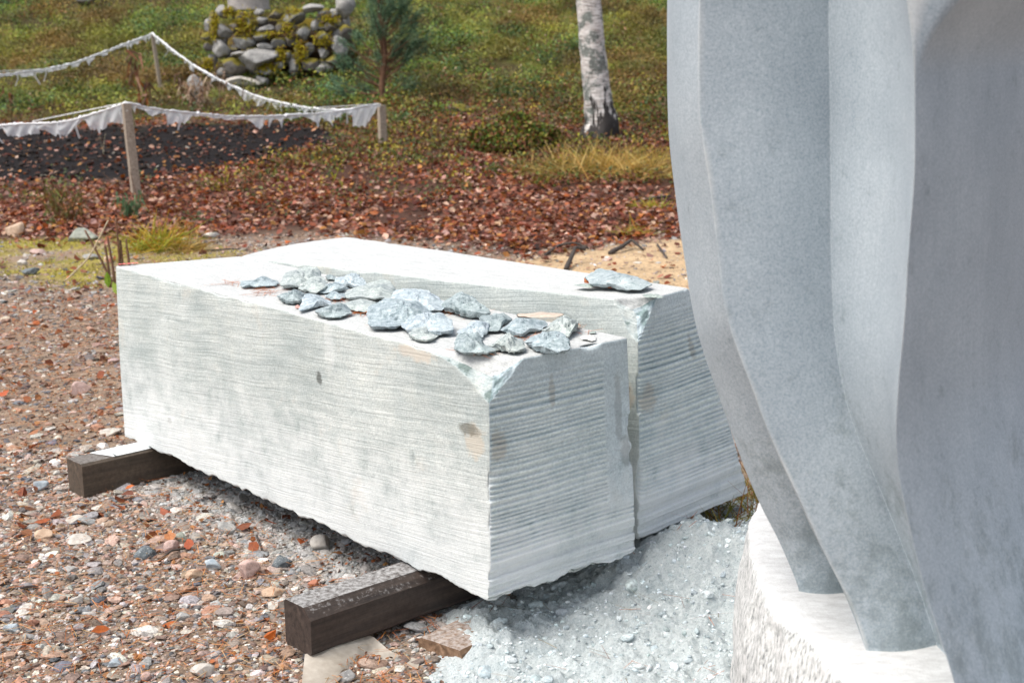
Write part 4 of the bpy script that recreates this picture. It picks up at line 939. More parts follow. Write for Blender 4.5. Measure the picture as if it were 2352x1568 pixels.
# ------------------------------------------------------------------ heath plants on the slope
def rosettes(name, n, x0, x1, y0, y1, dens, hgt, nl, leaf, pal, label, spread=.06, kind='stuff', cat='plants', elong=1.5, tint=False):
    x_, y_ = scatter(n, x0, x1, y0, y1); z_, zz = gz2(x_, y_); P_ = xyz(x_, y_); k = (dens(zz, P_) > RNG.random(n)) & visible(x_, y_, z_, 300, 100)
    x_, y_, z_ = x_[k], y_[k], z_[k]; n = len(x_); hh_ = RNG.uniform(*hgt, n)
    cc0 = pick(pal, n, .22)
    if tint:
        Pk = xyz(x_, y_); w1 = sstep(.02, .38, fbm(Pk, .75, 3, 301))[:, None]; w2 = sstep(-.02, .3, fbm(Pk, .9, 3, 302))[:, None]; w3 = (.45 + .95 * sstep(-.5, .5, fbm(Pk, 1.7, 3, 303)))[:, None]
        cc0 = cc0 * (1 - w1 * .6) + np.array([.25, .215, .05]) * w1 * .6; cc0 = cc0 * (1 - w2 * .8) + np.array([.15, .085, .035]) * w2 * .8; cc0 = cc0 * w3 * 1.38
    # leaf positions
    bx = np.repeat(np.stack([x_, y_, z_], 1), nl, 0); h2 = np.repeat(hh_, nl); N_ = n * nl
    tt = RNG.random(N_) ** .6; off = RNG.normal(size=(N_, 3)) * spread * (.4 + tt)[:, None]; off[:, 2] *= .4
    p = bx + off + np.stack([0 * tt, 0 * tt, h2 * tt], 1)
    Nn = RNG.normal(size=(N_, 3)) * .8 + np.array([0, -.25, .8]); L_ = RNG.uniform(*leaf, N_)
    c_ = np.repeat(cc0, nl, 0) * (1 + RNG.normal(size=(N_, 1)) * .18); c_ = np.clip(c_, .005, .8)
    V, Fc, cc_ = leaves(p, Nn, L_, L_ / elong, c_, .3)
    o = mesh(name, V, Fc, M_LEAF, colors=cc_); tag(o, label, cat, kind=kind); print(name, n, N_)
def grass(name, n, x0, x1, y0, y1, dens, L, wd, pal, label, bend=.7, per=1, spread=.03):
    x_, y_ = scatter(n, x0, x1, y0, y1); z_, zz = gz2(x_, y_); P_ = xyz(x_, y_); k = (dens(zz, P_) > RNG.random(n)) & visible(x_, y_, z_, 300, 100)
    b_ = np.repeat(np.stack([x_, y_, z_], 1)[k], per, 0); n = len(b_); b_[:, :2] += RNG.normal(size=(n, 2)) * spread
    d = np.stack([RNG.normal(size=n) * .5, RNG.normal(size=n) * .5, RNG.uniform(.5, 1.1, n)], 1)
    V, Fc, cc_ = blades(b_, d, RNG.uniform(*L, n), wd, pick(pal, n, .25), bend=RNG.uniform(0, bend, n), seg=3)
    o = mesh(name, V, Fc, M_LEAF, colors=cc_); tag(o, label, 'grass', kind='stuff'); print(name, n)
GREENS = [(.11, .165, .035), (.07, .115, .03), (.15, .20, .045), (.09, .155, .07), (.20, .20, .05), (.04, .065, .02)]
def dz(x): return np.clip(x, 0, 1)
rosettes("bilberry_plants", 62000, -12, 13, 16, 33, lambda z_, P: z_['heath'] * dz(.50 + fbm(P, 1.3, 3, 210) * 1.1) * np.where(P[..., 1] > 27, .7, 1), (.05, .24), 16, (.024, .048), GREENS, 'green bilberry and heather plants covering the slope', tint=True)
rosettes("red_heath", 26000, -12, 13, 15, 28, lambda z_, P: z_['heath'] * dz(.1 + fbm(P, .8, 3, 220) * .9), (.04, .13), 10, (.02, .04), [(.20, .085, .04), (.15, .06, .035), (.25, .15, .06), (.12, .07, .04)], 'reddish brown withered plants among the green ones')
rosettes("moss_cushions", 15000, -12, 13, 14.5, 30, lambda z_, P: dz(z_['heath'] + .12 - z_['soil']) * dz(fbm(P, 1.0, 3, 230) * 2.2 - .05), (.01, .05), 18, (.02, .035), [(.30, .26, .045), (.38, .29, .06), (.22, .22, .045)], 'yellow green moss cushions between the plants', spread=.08)
grass("slope_grass", 60000, -12, 13, 15.5, 31, lambda z_, P: z_['heath'] * dz(.15 + fbm(P, .6, 3, 240) * .8 + .25 * (P[..., 0] > 2)), (.12, .3), .007, [(.18, .21, .055), (.27, .26, .08), (.13, .18, .045), (.38, .31, .13)], 'long green and straw coloured grass on the slope', per=2)
litter("slope_leaves", 20000, -12, 13, 15.5, 27, lambda z_, P: z_['heath'] * dz(.2 + fbm(P, 1.5, 2, 250) + .5 * (1 - sstep(16, 20, P[..., 1])) * sstep(-2, 0, P[..., 0])), (.035, .06), [(.5, .3, .2), (.36, .18, .1), (.45, .36, .25)], 'pale brown leaves lying among the slope plants', lift=.12)
rosettes("edge_plants", 900, -8, 4, 11.5, 15.5, lambda z_, P: dz(z_['leaf'] * (.02 + dz(fbm(P, .9, 3, 260) * 1.1 - .1))) * np.where(P[..., 0] < -.5, 1, .25), (.05, .25), 22, (.02, .04), [(.14, .16, .06), (.09, .12, .05), (.20, .17, .05), (.24, .13, .06)], 'low leafy plants among the fallen leaves', spread=.07)
rosettes("mixed_undergrowth", 17000, -3, 7, 13.4, 20.5, lambda z_, P: dz(.12 + fbm(P, 1.4, 3, 265) * 1.4 + .3 * sstep(14.5, 17, P[..., 1])) * (1 - z_['soil']), (.03, .12), 12, (.025, .05), [(.13, .15, .04), (.22, .10, .05), (.32, .26, .06), (.17, .07, .04), (.09, .11, .04), (.14, .10, .05)], 'mixed low plants and moss where the leaves meet the slope', spread=.07)
rosettes("moss_tufts", 7000, -6, 0, 8, 11.5, lambda z_, P: z_['moss'] * dz(.4 + fbm(P, 2.2, 3, 41)), (.002, .012), 10, (.008, .02), [(.36, .33, .06), (.30, .27, .07), (.42, .36, .10)], 'yellow green moss on the ground behind the gravel', spread=.03)

# ------------------------------------------------------------------ tussocks, stalks, sticks
def tussock(name, u, v, n, L, spread, wd, pal, label, lean=(0, 0), bend=.8, up_=.8, cat='grass tuft'):
    p = G(u, v); b_ = p + np.stack([RNG.normal(size=n) * spread, RNG.normal(size=n) * spread, np.zeros(n) - .01], 1)
    d = np.stack([RNG.normal(size=n) * .6 + lean[0], RNG.normal(size=n) * .5 + lean[1], RNG.uniform(.3, 1.0, n) * up_], 1)
    V, Fc, cc_ = blades(b_, d, RNG.uniform(*L, n), wd, pick(pal, n, .2), bend=RNG.uniform(.1, bend, n), seg=5)
    o = mesh(name, V, Fc, M_LEAF, colors=cc_); recentre(o); tag(o, label, cat); return o
YG = [(.36, .38, .07), (.45, .42, .09), (.28, .33, .06), (.55, .40, .10), (.5, .27, .06)]
STRAW = [(.50, .33, .12), (.42, .27, .10), (.55, .42, .2), (.32, .26, .09)]
tussock("grass_tuft", 362, 572, 330, (.20, .42), .08, .009, YG, 'bright yellow green grass tuft behind the left corner of the front block', lean=(.25, -.1))
tussock("grass_tuft", 415, 578, 150, (.15, .36), .05, .009, STRAW, 'orange bent grass blades right of the bright tuft', lean=(.6, -.2), up_=.5)
tussock("grass_tuft", 112, 604, 40, (.08, .16), .03, .005, YG, 'small green grass tuft in the moss at the left')
tussock("grass_tuft", 1395, 392, 900, (.25, .5), .26, .011, [(.62, .42, .15), (.5, .34, .12), (.66, .5, .22), (.42, .34, .1)], 'large straw coloured tussock at the foot of the birch', lean=(0, -.4))
tussock("grass_tuft", 1300, 400, 320, (.2, .5), .2, .010, STRAW + [(.2, .2, .07)], 'thinner straw tussock left of the birch foot', lean=(-.4, -.3))
tussock("grass_tuft", 1500, 400, 360, (.2, .45), .2, .010, STRAW, 'straw tussock between the birch foot and the sculpture', lean=(.4, -.3))
tussock("grass_tuft", 1455, 540, 100, (.12, .28), .09, .005, YG + STRAW, 'sparse orange grass on the leaves near the sand', lean=(0, -.2))
tussock("grass_tuft", 1450, 175, 260, (.25, .5), .2, .008, [(.25, .27, .10), (.33, .3, .12), (.18, .2, .06)], 'tall green grass on the slope right of the birch trunk', lean=(0, -.2))
tussock("grass_tuft", 1490, 480, 170, (.1, .22), .07, .006, YG, 'green yellow grass beside the sculpture edge')
tussock("grass_tuft", 1665, 1225, 420, (.15, .36), .09, .004, [(.35, .27, .08), (.22, .22, .06), (.28, .12, .05)], 'dark grass showing under the end of the rear block', lean=(0, -.1))
tussock("grass_tuft", 1715, 1195, 320, (.15, .36), .08, .004, [(.35, .27, .08), (.22, .22, .06), (.28, .12, .05)], 'grass between the rear block and the plinth', lean=(0, -.1))
M_BARK = mat_stone("brown_stalk", (.10, .05, .03), (.22, .12, .07), scale=60)
M_TWIG = mat_stone("dark_twig", (.03, .026, .024), (.10, .085, .075), scale=60)
M_STRAWM = mat_stone("straw", (.5, .42, .28), (.68, .6, .42), scale=60)
def stick(name, pts, r0, r1, mat, label, cat='stick', group=None, sides=7):
    P_ = catmull(pts, max(8, len(pts) * 5)); V, Fc = tube_v(P_, np.linspace(r0, r1, len(P_)), sides, rough=r0 * .25)
    o = mesh(name, V, Fc, mat, smooth=True); recentre(o); tag(o, label, cat, group); return o
Ys = G(262, 660)[1]
for (ub, vb, ut, vt_, lab) in [(1040, 1300, 780, 770, 'leftmost brown stalk, leaning far to the left'), (1000, 1150, 962, 900, 'short thin brown stalk second from the left'), (1045, 1180, 985, 830, 'thick brown stalk third from the left at the block corner'), (1095, 1080, 1062, 650, 'tallest brown stalk of the clump behind the block corner'), (1118, 1080, 1105, 860, 'thin straight stalk just right of the tallest'), (1185, 1080, 1155, 845, 'rightmost brown stalk, slightly curved')]:
    pb = (.2502 * ub, 336 + .2502 * vb); ptp = (.2502 * ut, 336 + .2502 * vt_)
    ga = G(pb[0] + 3, max(pb[1], 660)); Yv = ga[1]
    top = PY(ptp[0], ptp[1], Yv + .05); bot = ga
    stick("dead_stalk", [bot, (bot * .55 + top * .45) + np.array([.006, 0, 0]), top], .010, .006, M_BARK, lab, 'stalk', 'dead stalks behind the block corner')
g0 = G(150, 650); stick("straw_stem", [PY(150, 645, 8.3), PY(205, 592, 8.2), PY(248, 507, 8.1)], .005, .004, M_STRAWM, 'pale straw stem leaning across the brown stalks', 'stem')
lp = G(250, 680); V, Fc, cc_ = leaves(np.array([lp + [0.0, 0, .10], lp + [.05, -.02, .05]]), np.array([[.3, -1, .2], [-.2, -1, .5]]), .10, .04, np.array([[.22, .34, .05], [.25, .33, .06]]))
o = mesh("green_leaf", V, Fc, M_LEAF, colors=cc_); recentre(o); tag(o, 'fresh green leaf pair at the foot of the brown stalks', 'leaf')
def gpts(lst, r): return [G(u, v) + np.array([0, 0, r + h]) for u, v, h in lst]
stick("bent_stick", gpts([(1300, 622, 0), (1312, 612, .05), (1322, 604, .10), (1345, 603, .08)], .01), .018, .013, M_TWIG, 'thick dark bent stick rising from the sand behind the rear block')
stick("bent_stick", gpts([(1252, 588, 0), (1285, 575, .03), (1320, 572, .04), (1352, 574, 0)], .008), .012, .007, M_TWIG, 'long thin twig at the edge of the leaves, left of the root')
stick("bent_stick", gpts([(1400, 585, 0), (1430, 578, .03), (1450, 570, .05), (1478, 577, 0)], .01), .017, .01, M_TWIG, 'dark root piece at the edge of the sand')
stick("bent_stick", gpts([(1510, 565, 0), (1520, 582, .01), (1532, 595, 0)], .008), .010, .006, M_TWIG, 'short brown twig on the sand close to the sculpture')
stick("bent_stick", gpts([(1460, 470, 0), (1500, 465, .03), (1540, 458, .02)], .01), .016, .01, M_TWIG, 'dark branch lying in the leaves beside the sculpture')
stick("bent_stick", gpts([(556, 625 - 34, 0), (620, 640 - 40, .01), (680, 622 - 20, 0)], .004), .006, .004, M_TWIG, 'thin dark twig behind the far corner of the front block') if False else None
stick("bent_stick", gpts([(470, 578, 0), (520, 577, .01), (560, 574, 0)], .006), .008, .005, M_TWIG, 'thin dark twig on the moss behind the far left corner')
stick("bent_stick", gpts([(500, 1180, 0), (590, 1240, .01), (612, 1290, .0)][1:], .004), .004, .003, M_TWIG, 'thin twig on the gravel beside the front block')
stick("bent_stick", gpts([(365, 1298, .01), (395, 1280, .02), (425, 1268, .01)], .003), .004, .003, M_TWIG, 'small twig below the speckled pink rock')

# ------------------------------------------------------------------ fence posts and torn tape
M_POST = wood_mat("post_wood", (.20, .16, .12), (.46, .38, .30), .8)
def post(ub, vb, ut, vt_, wpx, label, Y_=None, dp=.25):
    pb = G(ub, vb) if Y_ is None else PY(ub, vb, Y_); Yv = pb[1]; pt = PY(ut, vt_, Yv)
    wd = wpx / F_PX * Yv; ax = pt - pb; L = np.linalg.norm(ax); bot = pb - ax / L * dp; n = 24; V = []
    for i in range(n + 1):
        c_ = bot + (pt - bot) * i / n; s_ = wd / 2 * (1 - .05 * i / n)
        for k in range(12):
            a_ = (k + .5) / 12 * 6.283; q = (abs(math.cos(a_)) ** 12 + abs(math.sin(a_)) ** 12) ** (-1 / 12.)
            V.append(c_ + np.array([math.cos(a_ + .5) * q * s_, math.sin(a_ + .5) * q * s_, 0]))
    V = np.array(V); V[:, :2] += np.stack([fbm(V, 6, 3, 5), fbm(V, 6, 3, 9)], 1) * .003
    o = mesh("fence_post", V, [grid_faces(n + 1, 12, True), (np.arange(12) + n * 12)[None, :]], M_POST)
    recentre(o); tag(o, label, 'fence post', 'wooden posts of the taped fence'); return pt
T1 = post(313, 448, 290, 238, 21, 'nearest squared wooden post, leaning, in front of the dark soil')
T2 = post(880, 334, 876, 242, 17, 'short grey wooden post at the right end of the tape')
T3 = post(368, 200, 350, 78, 8, 'far thin post at the peak of the tape on the slope')
mt_, t, b = new_mat("white_tape"); b.inputs['Base Color'].default_value = (.82, .84, .86, 1); b.inputs['Roughness'].default_value = .4
tr = nd(t, "ShaderNodeBsdfTranslucent"); tr.inputs[0].default_value = (.75, .77, .8, 1); tp = nd(t, "ShaderNodeBsdfTransparent")
ms = nd(t, "ShaderNodeMixShader"); ms.inputs[0].default_value = .45; ms2 = nd(t, "ShaderNodeMixShader"); ms2.inputs[0].default_value = .22
t.links.new(b.outputs[0], ms.inputs[1]); t.links.new(tr.outputs[0], ms.inputs[2]); t.links.new(ms.outputs[0], ms2.inputs[1]); t.links.new(tp.outputs[0], ms2.inputs[2]); t.links.new(ms2.outputs[0], t.nodes["Material Output"].inputs[0])
mrp, t, b = new_mat("white_rope"); b.inputs['Base Color'].default_value = (.85, .86, .88, 1); b.inputs['Roughness'].default_value = .6
def tape(px_pts, Y0, Y1, label, seed, hpx=(14, 34), taut=None, rw=.009):
    rg = np.random.default_rng(seed); u = np.array([p[0] for p in px_pts], float); v = np.array([p[1] for p in px_pts], float)
    fr = (u - u[0]) / (u[-1] - u[0]); P_ = catmull([PY(u[i], v[i], Y0 + (Y1 - Y0) * fr[i]) for i in range(len(u))], 90)
    root = empty("barrier_tape", tuple(P_[0])); tag(root, label, 'barrier tape', 'torn white tape strung round the soil bed')
    Pr = P_.copy(); Pr[:, 2] += np.random.default_rng(seed).normal(size=90) * .002
    V, Fc = tube_v(Pr, rw * (1 + .3 * rg.normal(size=90)).clip(.6, 1.6), 6); child(mesh("rope", V, Fc, mrp, smooth=True), root)
    if taut is not None:
        a_, b_ = PY(*taut[0], Y0 + (Y1 - Y0) * (taut[0][0] - u[0]) / (u[-1] - u[0])), PY(*taut[1], Y0 + (Y1 - Y0) * (taut[1][0] - u[0]) / (u[-1] - u[0]))
        V, Fc = tube_v(np.linspace(a_, b_, 10), .004, 5); child(mesh("string", V, Fc, mrp), root)
    # torn hem: one continuous ragged curtain under the rope
    Vs = []; sL = np.linspace(0, 1, 90); L = np.linalg.norm(np.diff(P_, axis=0), axis=1).sum(); N_ = int(L / .012); m_ = 6
    def at(q): return np.array([np.interp(q, sL, P_[:, k]) for k in range(3)])
    sc_m = (Y0 + Y1) / 2 / F_PX; dep_ = .028 + .020 * fbm(xyz(np.arange(N_) * .13, seed), 1, 2); i = 0; sh_ = np.zeros(N_)
    while i < N_ - 4:
        wn = int(rg.uniform(7, 34)); e = min(N_ - 1, i + wn); typ = rg.random(); big_ = rg.uniform(*hpx) * sc_m * rg.choice([.6, .9, 1.3, 1.6])
        if typ < .05: i = e; continue
        kx = np.linspace(0, 1, rg.integers(3, 5)); ky = rg.uniform(.2, 1, len(kx)); ky[0] = rg.choice([.05, .8]); ky[-1] = rg.choice([.05, .8])
        dep_[i:e] = np.maximum(dep_[i:e], big_ * np.interp(np.linspace(0, 1, e - i), kx, ky)); sh_[i:e] = rg.normal() * .35; i = e
    dep_ *= 1 + .05 * rg.normal(size=N_); dx = (P_[-1] - P_[0]) / np.linalg.norm(P_[-1] - P_[0])
    for j in range(m_):
        for i in range(N_):
            f_ = j / (m_ - 1); Vs.append(at(i / (N_ - 1)) + dx * sh_[i] * dep_[i] * f_ + np.array([0, math.sin(i * .55 + j * .9 + seed) * .03 * f_, -dep_[i] * f_]))
    child(mesh("torn_fringe", np.array(Vs), grid_faces(m_, N_), mt_, smooth=True), root)
    for k in range(3):
        q = rg.uniform(.05, .95); p = at(q); pts = [p, p + np.array([rg.normal() * .03, -.01, -.06]), p + np.array([rg.normal() * .05, 0, -.13 - .06 * rg.random()])]; pp = catmull(pts, 9)
        wv_ = np.array([.007, 0, .002]); st_ = np.stack([pp - wv_, pp + wv_], 1).reshape(-1, 3); child(mesh("loose_end", st_, grid_faces(9, 2), mt_), root)
    # knots
    for q in (rg.uniform(.25, .45), rg.uniform(.6, .8)):
        V, Fc = rock_v(seed + int(q * 100), 2, 6, .1); V = V * .022 + at(q) + np.array([0, -.012, 0]); child(mesh("knot", V, Fc, mrp, smooth=True), root)
tape([(-160, 300), (0, 288), (62, 283), (107, 284), (163, 277), (220, 260), (265, 245), (289, 236)], 14.2, T1[1], 'torn white tape running left from the nearest post out of the picture', 11, (18, 44), taut=((75, 279), (288, 236)))
tape([(291, 236), (350, 249), (400, 256), (475, 262), (540, 268), (645, 266), (720, 261), (790, 254), (845, 242), (874, 239)], T1[1] - .03, T2[1] - .05, 'torn white tape sagging between the nearest post and the short grey post', 12, (14, 36), taut=((733, 247), (872, 239)))
tape([(350, 77), (400, 118), (455, 157), (520, 191), (595, 223), (658, 239), (708, 248), (783, 253), (874, 240)], T3[1], T2[1], 'torn white tape dropping from the far post to the short grey post', 13, (9, 24))
tape([(350, 77), (285, 102), (213, 129), (160, 148), (95, 161), (0, 171), (-160, 190)], T3[1], 16.8, 'torn white tape running left from the far post along the slope', 14, (9, 25), taut=((96, 160), (-60, 166)))
V = T2 + np.array([[.04, -.05, .0], [.06, -.05, .0], [.055, -.055, -.10], [.07, -.055, -.11], [.05, -.055, -.19], [.062, -.055, -.2]])

# ------------------------------------------------------------------ birch
mb, t, b = new_mat("birch_bark"); ob = nd(t, "ShaderNodeTexCoord").outputs['Object']
f = noise_n(t, mapping(t, ob, (9, 9, 60)), 1, 5, .65); g = noise_n(t, mapping(t, ob, (5, 5, 6)), 1, 5, .7); h = noise_n(t, ob, 60, 4, .7)
sep = nd(t, "ShaderNodeSeparateXYZ"); t.links.new(ob, sep.inputs[0])
c = ramp(t, f, [(.34, (.12, .09, .08)), (.43, (.50, .45, .41)), (.6, (.78, .75, .72))]); c = mix(t, 1.0, c, ramp(t, h, [(.3, (.8,) * 3), (.7, (1.1,) * 3)]), 'MULTIPLY')
lich = mix(t, ramp(t, g, [(.50, (0, 0, 0)), (.57, (.9, .9, .9))]), c, ramp(t, h, [(.38, (.03, .035, .03)), (.65, (.24, .28, .25))]))
low = math_n(t, 'SUBTRACT', math_n(t, 'ADD', math_n(t, 'MULTIPLY', noise_n(t, mapping(t, ob, (16, 16, 3)), 1, 4, .6), .9), .12), math_n(t, 'MULTIPLY', sep.outputs['Z'], .45))
c = mix(t, ramp(t, low, [(.40, (0, 0, 0)), (.45, (1, 1, 1))]), lich, (.025, .02, .018))
t.links.new(c, b.inputs['Base Color']); b.inputs['Roughness'].default_value = .75; n1 = bump(t, None, low, .5, .02); bump(t, b, f, .6, .006, n1)
pb = G(1385, 318); Yb = pb[1]
tc_ = [(1372, 340, 100), (1378, 312, 92), (1382, 285, 82), (1376, 250, 74), (1370, 200, 70), (1362, 130, 67), (1357, 60, 65), (1352, 0, 62), (1345, -250, 58), (1340, -700, 50), (1350, -1200, 38), (1345, -1600, 22), (1350, -1900, 6)]
cp = np.array([PY(u, v, Yb) for u, v, w_ in tc_]); rr_ = np.array([w_ * .87 / F_PX * Yb / 2 for *_, w_ in tc_]); cz = np.linspace(cp[0, 2], cp[-1, 2], 320)
cpd = np.stack([np.interp(cz, cp[:, 2], cp[:, 0]), np.full(320, Yb), cz], 1); rd = np.interp(cz, cp[:, 2], rr_)
V, Fc = tube_v(cpd, rd, 40)
th = np.tile(np.arange(40) / 40 * 6.283, 320); zr = np.repeat(cz - cz[0], 40); flare = np.exp(-zr / .22)
D = V - np.repeat(cpd, 40, 0); V = V + D * (flare * .35 * (np.sin(th * 4 + 1) * .5 + .5) + fbm(V, 7, 4, 31) * .09 + fbm(V * np.array([1, 1, .4]), 30, 3, 32) * .035 * (1 + 3 * flare))[:, None]
birch = empty("birch_tree", tuple(pb)); tag(birch, 'birch with peeling white bark and a black fissured foot, right of centre', 'tree')
child(mesh("trunk", V, Fc, mb, smooth=True), birch)
bl, cl_ = [], []
for k in range(34):   # crown above the picture
    zz_ = random.uniform(2.5, 8.5); a_ = random.uniform(0, 6.28); L_ = random.uniform(.7, 1.9) * (1.1 - zz_ / 12)
    i = np.argmin(abs(cz - cz[0] - zz_)); s0 = cpd[min(i, 319)]
    e_ = s0 + np.array([math.cos(a_) * L_, math.sin(a_) * L_, L_ * .7]); P_ = catmull([s0, (s0 + e_) / 2 + [0, 0, .1], e_], 8); V, Fc = tube_v(P_, np.linspace(.03, .006, 8), 5)
    bl.append((V, Fc)); cl_ += [P_[3 + j % 5] + np.random.default_rng(k * 50 + j).normal(size=3) * .18 for j in range(30)]
Vb = np.concatenate([q[0] for q in bl]); ofs = np.cumsum([0] + [len(q[0]) for q in bl][:-1])
child(mesh("limbs", Vb, [np.concatenate([q[1][0] + o_ for q, o_ in zip(bl, ofs)])], mb, smooth=True), birch)
V, Fc, cc_ = leaves(np.array(cl_), RNG.normal(size=(len(cl_), 3)), .05, .035, pick([(.45, .33, .06), (.3, .28, .07)], len(cl_)))
child(mesh("crown", V, Fc, M_LEAF, colors=cc_), birch)

# ------------------------------------------------------------------ juniper
pj = G(882, 240); Yj = pj[1]
jun = empty("juniper_tree", tuple(pj)); tag(jun, 'blue green juniper beside the mossy stone wall', 'tree')
def PJ(u, v, dy=0): return PY(u, v, Yj + dy)
V, Fc = tube_v(catmull([pj - [0, 0, .1], PJ(876, 200), PJ(884, 130), PJ(880, 60), PJ(868, 0), PJ(875, -120), PJ(870, -260)], 40), np.linspace(.045, .008, 40), 8, rough=.008)
child(mesh("trunk", V, Fc, M_BARK, smooth=True), jun)
jb, sp_, ax_ = [], [], []
rg = np.random.default_rng(77)
blobs = [(878, 10, 50, 45, 26), (862, 62, 36, 34, 22), (925, 45, 32, 40, 16), (940, 108, 34, 40, 20), (918, 140, 26, 28, 9), (872, -60, 55, 50, 24), (880, -150, 40, 55, 18), (822, 108, 26, 22, 4), (800, 165, 28, 24, 5), (790, 215, 34, 24, 7), (838, 200, 30, 24, 5), (930, 190, 26, 22, 3), (850, 140, 20, 20, 3), (875, -220, 22, 36, 9)]
for (cu_, cv_, ru, rv, cnt) in blobs:
    for k in range(cnt):
        u = cu_ + rg.normal() * ru * .5; v = cv_ + rg.normal() * rv * .5; dy = rg.normal() * ru * .5 / F_PX * Yj
        c_ = PJ(u, v, dy); st_ = PJ(878, min(v + 45, 215)); dirv = c_ - st_; dirv = dirv / np.linalg.norm(dirv) + np.array([0, 0, .35]); dirv /= np.linalg.norm(dirv)
        if rg.random() < .45: jb.append(tube_v(catmull([st_, (st_ + c_) / 2 - [0, 0, .03], c_], 7), np.linspace(.012, .004, 7), 4))
        m_ = 95; tt = rg.random(m_); base_ = c_ + dirv * (tt * .16 - .04)[:, None] + rg.normal(size=(m_, 3)) * .022; sp_.append(base_); ax_.append(dirv + rg.normal(size=(m_, 3)) * .55)
Vb = np.concatenate([q[0] for q in jb]); ofs = np.cumsum([0] + [len(q[0]) for q in jb][:-1])
child(mesh("limbs", Vb, [np.concatenate([q[1][0] + o_ for q, o_ in zip(jb, ofs)])], M_BARK, smooth=True), jun)
sp_ = np.concatenate(sp_); ax_ = np.concatenate(ax_); n = len(sp_)
V, Fc, cc_ = blades(sp_, ax_, RNG.uniform(.035, .075, n), .0085, pick([(.07, .14, .08), (.13, .22, .13), (.20, .31, .20), (.04, .08, .045), (.24, .31, .18)], n, .35), bend=.2, seg=1)
child(mesh("crown", V, Fc, M_LEAF, colors=cc_), jun)

# ------------------------------------------------------------------ mossy rubble wall
pw = G(620, 205); Yw = pw[1] + .25
wall = empty("stone_wall", (pw[0], Yw, pw[2])); tag(wall, 'mossy dry rubble stone wall on the slope left of the juniper', 'stone wall')
ML = [mat_stone("wall_stone_a", (.13, .13, .13), (.32, .32, .31), speck=(.4, .42, .40), scale=16, bd=.01, moss=(.20, .17, .02)),
      mat_stone("wall_stone_b", (.17, .165, .16), (.38, .375, .36), speck=(.45, .46, .44), scale=14, bd=.01),
      mat_stone("wall_stone_c", (.12, .11, .10), (.25, .23, .21), scale=18, bd=.01, moss=(.24, .20, .03))]
# core mound behind
V, Fc = rock_v(901, 5, 6, .12); wq = 340 / F_PX * Yw
V = V * np.array([wq * .50, .70, .56]) + np.array([0, 1.0, 0]) + PY(635, 120, Yw); cN = pick([(.09, .06, .03)], len(V), .2)
cN = np.where((fbm(V, 4, 3, 3) > .12)[:, None], np.array([.16, .12, .02]), np.array([.07, .045, .025])) * (1 + .3 * fbm(V, 20, 3, 4))[:, None]
child(mesh("earth_core", V, Fc, M_SOIL, colors=cN, smooth=True), wall)
zs = lambda x_, y_: (420 + .2502 * x_, .2502 * y_)
ws = [(365, 115, 105, 110, 1), (375, 290, 140, 115, 1), (345, 455, 155, 160, 1), (560, 385, 190, 115, 0), (740, 340, 160, 80, 0), (760, 270, 140, 70, 1), (730, 190, 90, 65, 1), (1020, 145, 180, 140, 0), (1225, 240, 85, 95, 1), (1350, 250, 120, 90, 2), (1200, 85, 170, 80, 1), (1100, 310, 140, 150, 0), (1155, 440, 90, 80, 1), (1290, 495, 90, 85, 1), (1430, 430, 130, 170, 1), (700, 545, 330, 170, 1), (540, 500, 200, 50, 1), (870, 600, 110, 80, 1), (1170, 590, 130, 110, 2), (345, 670, 90, 80, 1), (480, 610, 190, 130, 2), (880, 400, 120, 90, 0), (760, 430, 140, 60, 1), (980, 380, 80, 90, 2), (900, 250, 90, 100, 2), (1020, 600, 70, 110, 1), (1300, 130, 110, 90, 0), (1390, 130, 80, 80, 1), (600, 210, 120, 110, 0), (520, 160, 110, 90, 2), (270, 190, 80, 150, 2), (220, 330, 90, 70, 0), (230, 420, 80, 90, 2), (240, 590, 110, 110, 2), (850, 135, 110, 80, 2), (700, 110, 80, 60, 1), (640, 460, 100, 60, 2), (960, 500, 110, 90, 0), (1090, 510, 100, 120, 0), (1010, 250, 80, 80, 2), (1300, 350, 140, 110, 0), (1380, 560, 110, 90, 2), (480, 260, 110, 90, 2), (1480, 60, 180, 200, 1), (1270, 640, 100, 70, 1), (450, 90, 90, 60, 0), (780, 640, 150, 90, 0), (1500, 300, 110, 120, 2), (730, 740, 110, 90, 1)]
rf = random.Random(5)
for q in range(46): ws.append((rf.uniform(230, 1500), rf.uniform(110, 690), rf.uniform(70, 140), rf.uniform(55, 110), rf.choice([0, 2, 0, 1])))
for i, (zx, zy, w_, h_, k) in enumerate(ws):
    u, v = zs(zx, zy); lean = (200 - v) / 200 * .30; sc_k = Yw / F_PX * .2502
    V, Fc = rock_v(500 + i, 4, 10, .05, .55, .85); V = V * np.array([w_ * sc_k * .60, w_ * sc_k * .55 + .02, h_ * sc_k * .60]); V = V @ rotm(0, (random.random() - .5) * .3, 0).T
    child(mesh("stone", V + PY(u, v, Yw + lean - .05 + (.09 if i >= 49 else 0)), Fc, ML[k], smooth=True), wall)
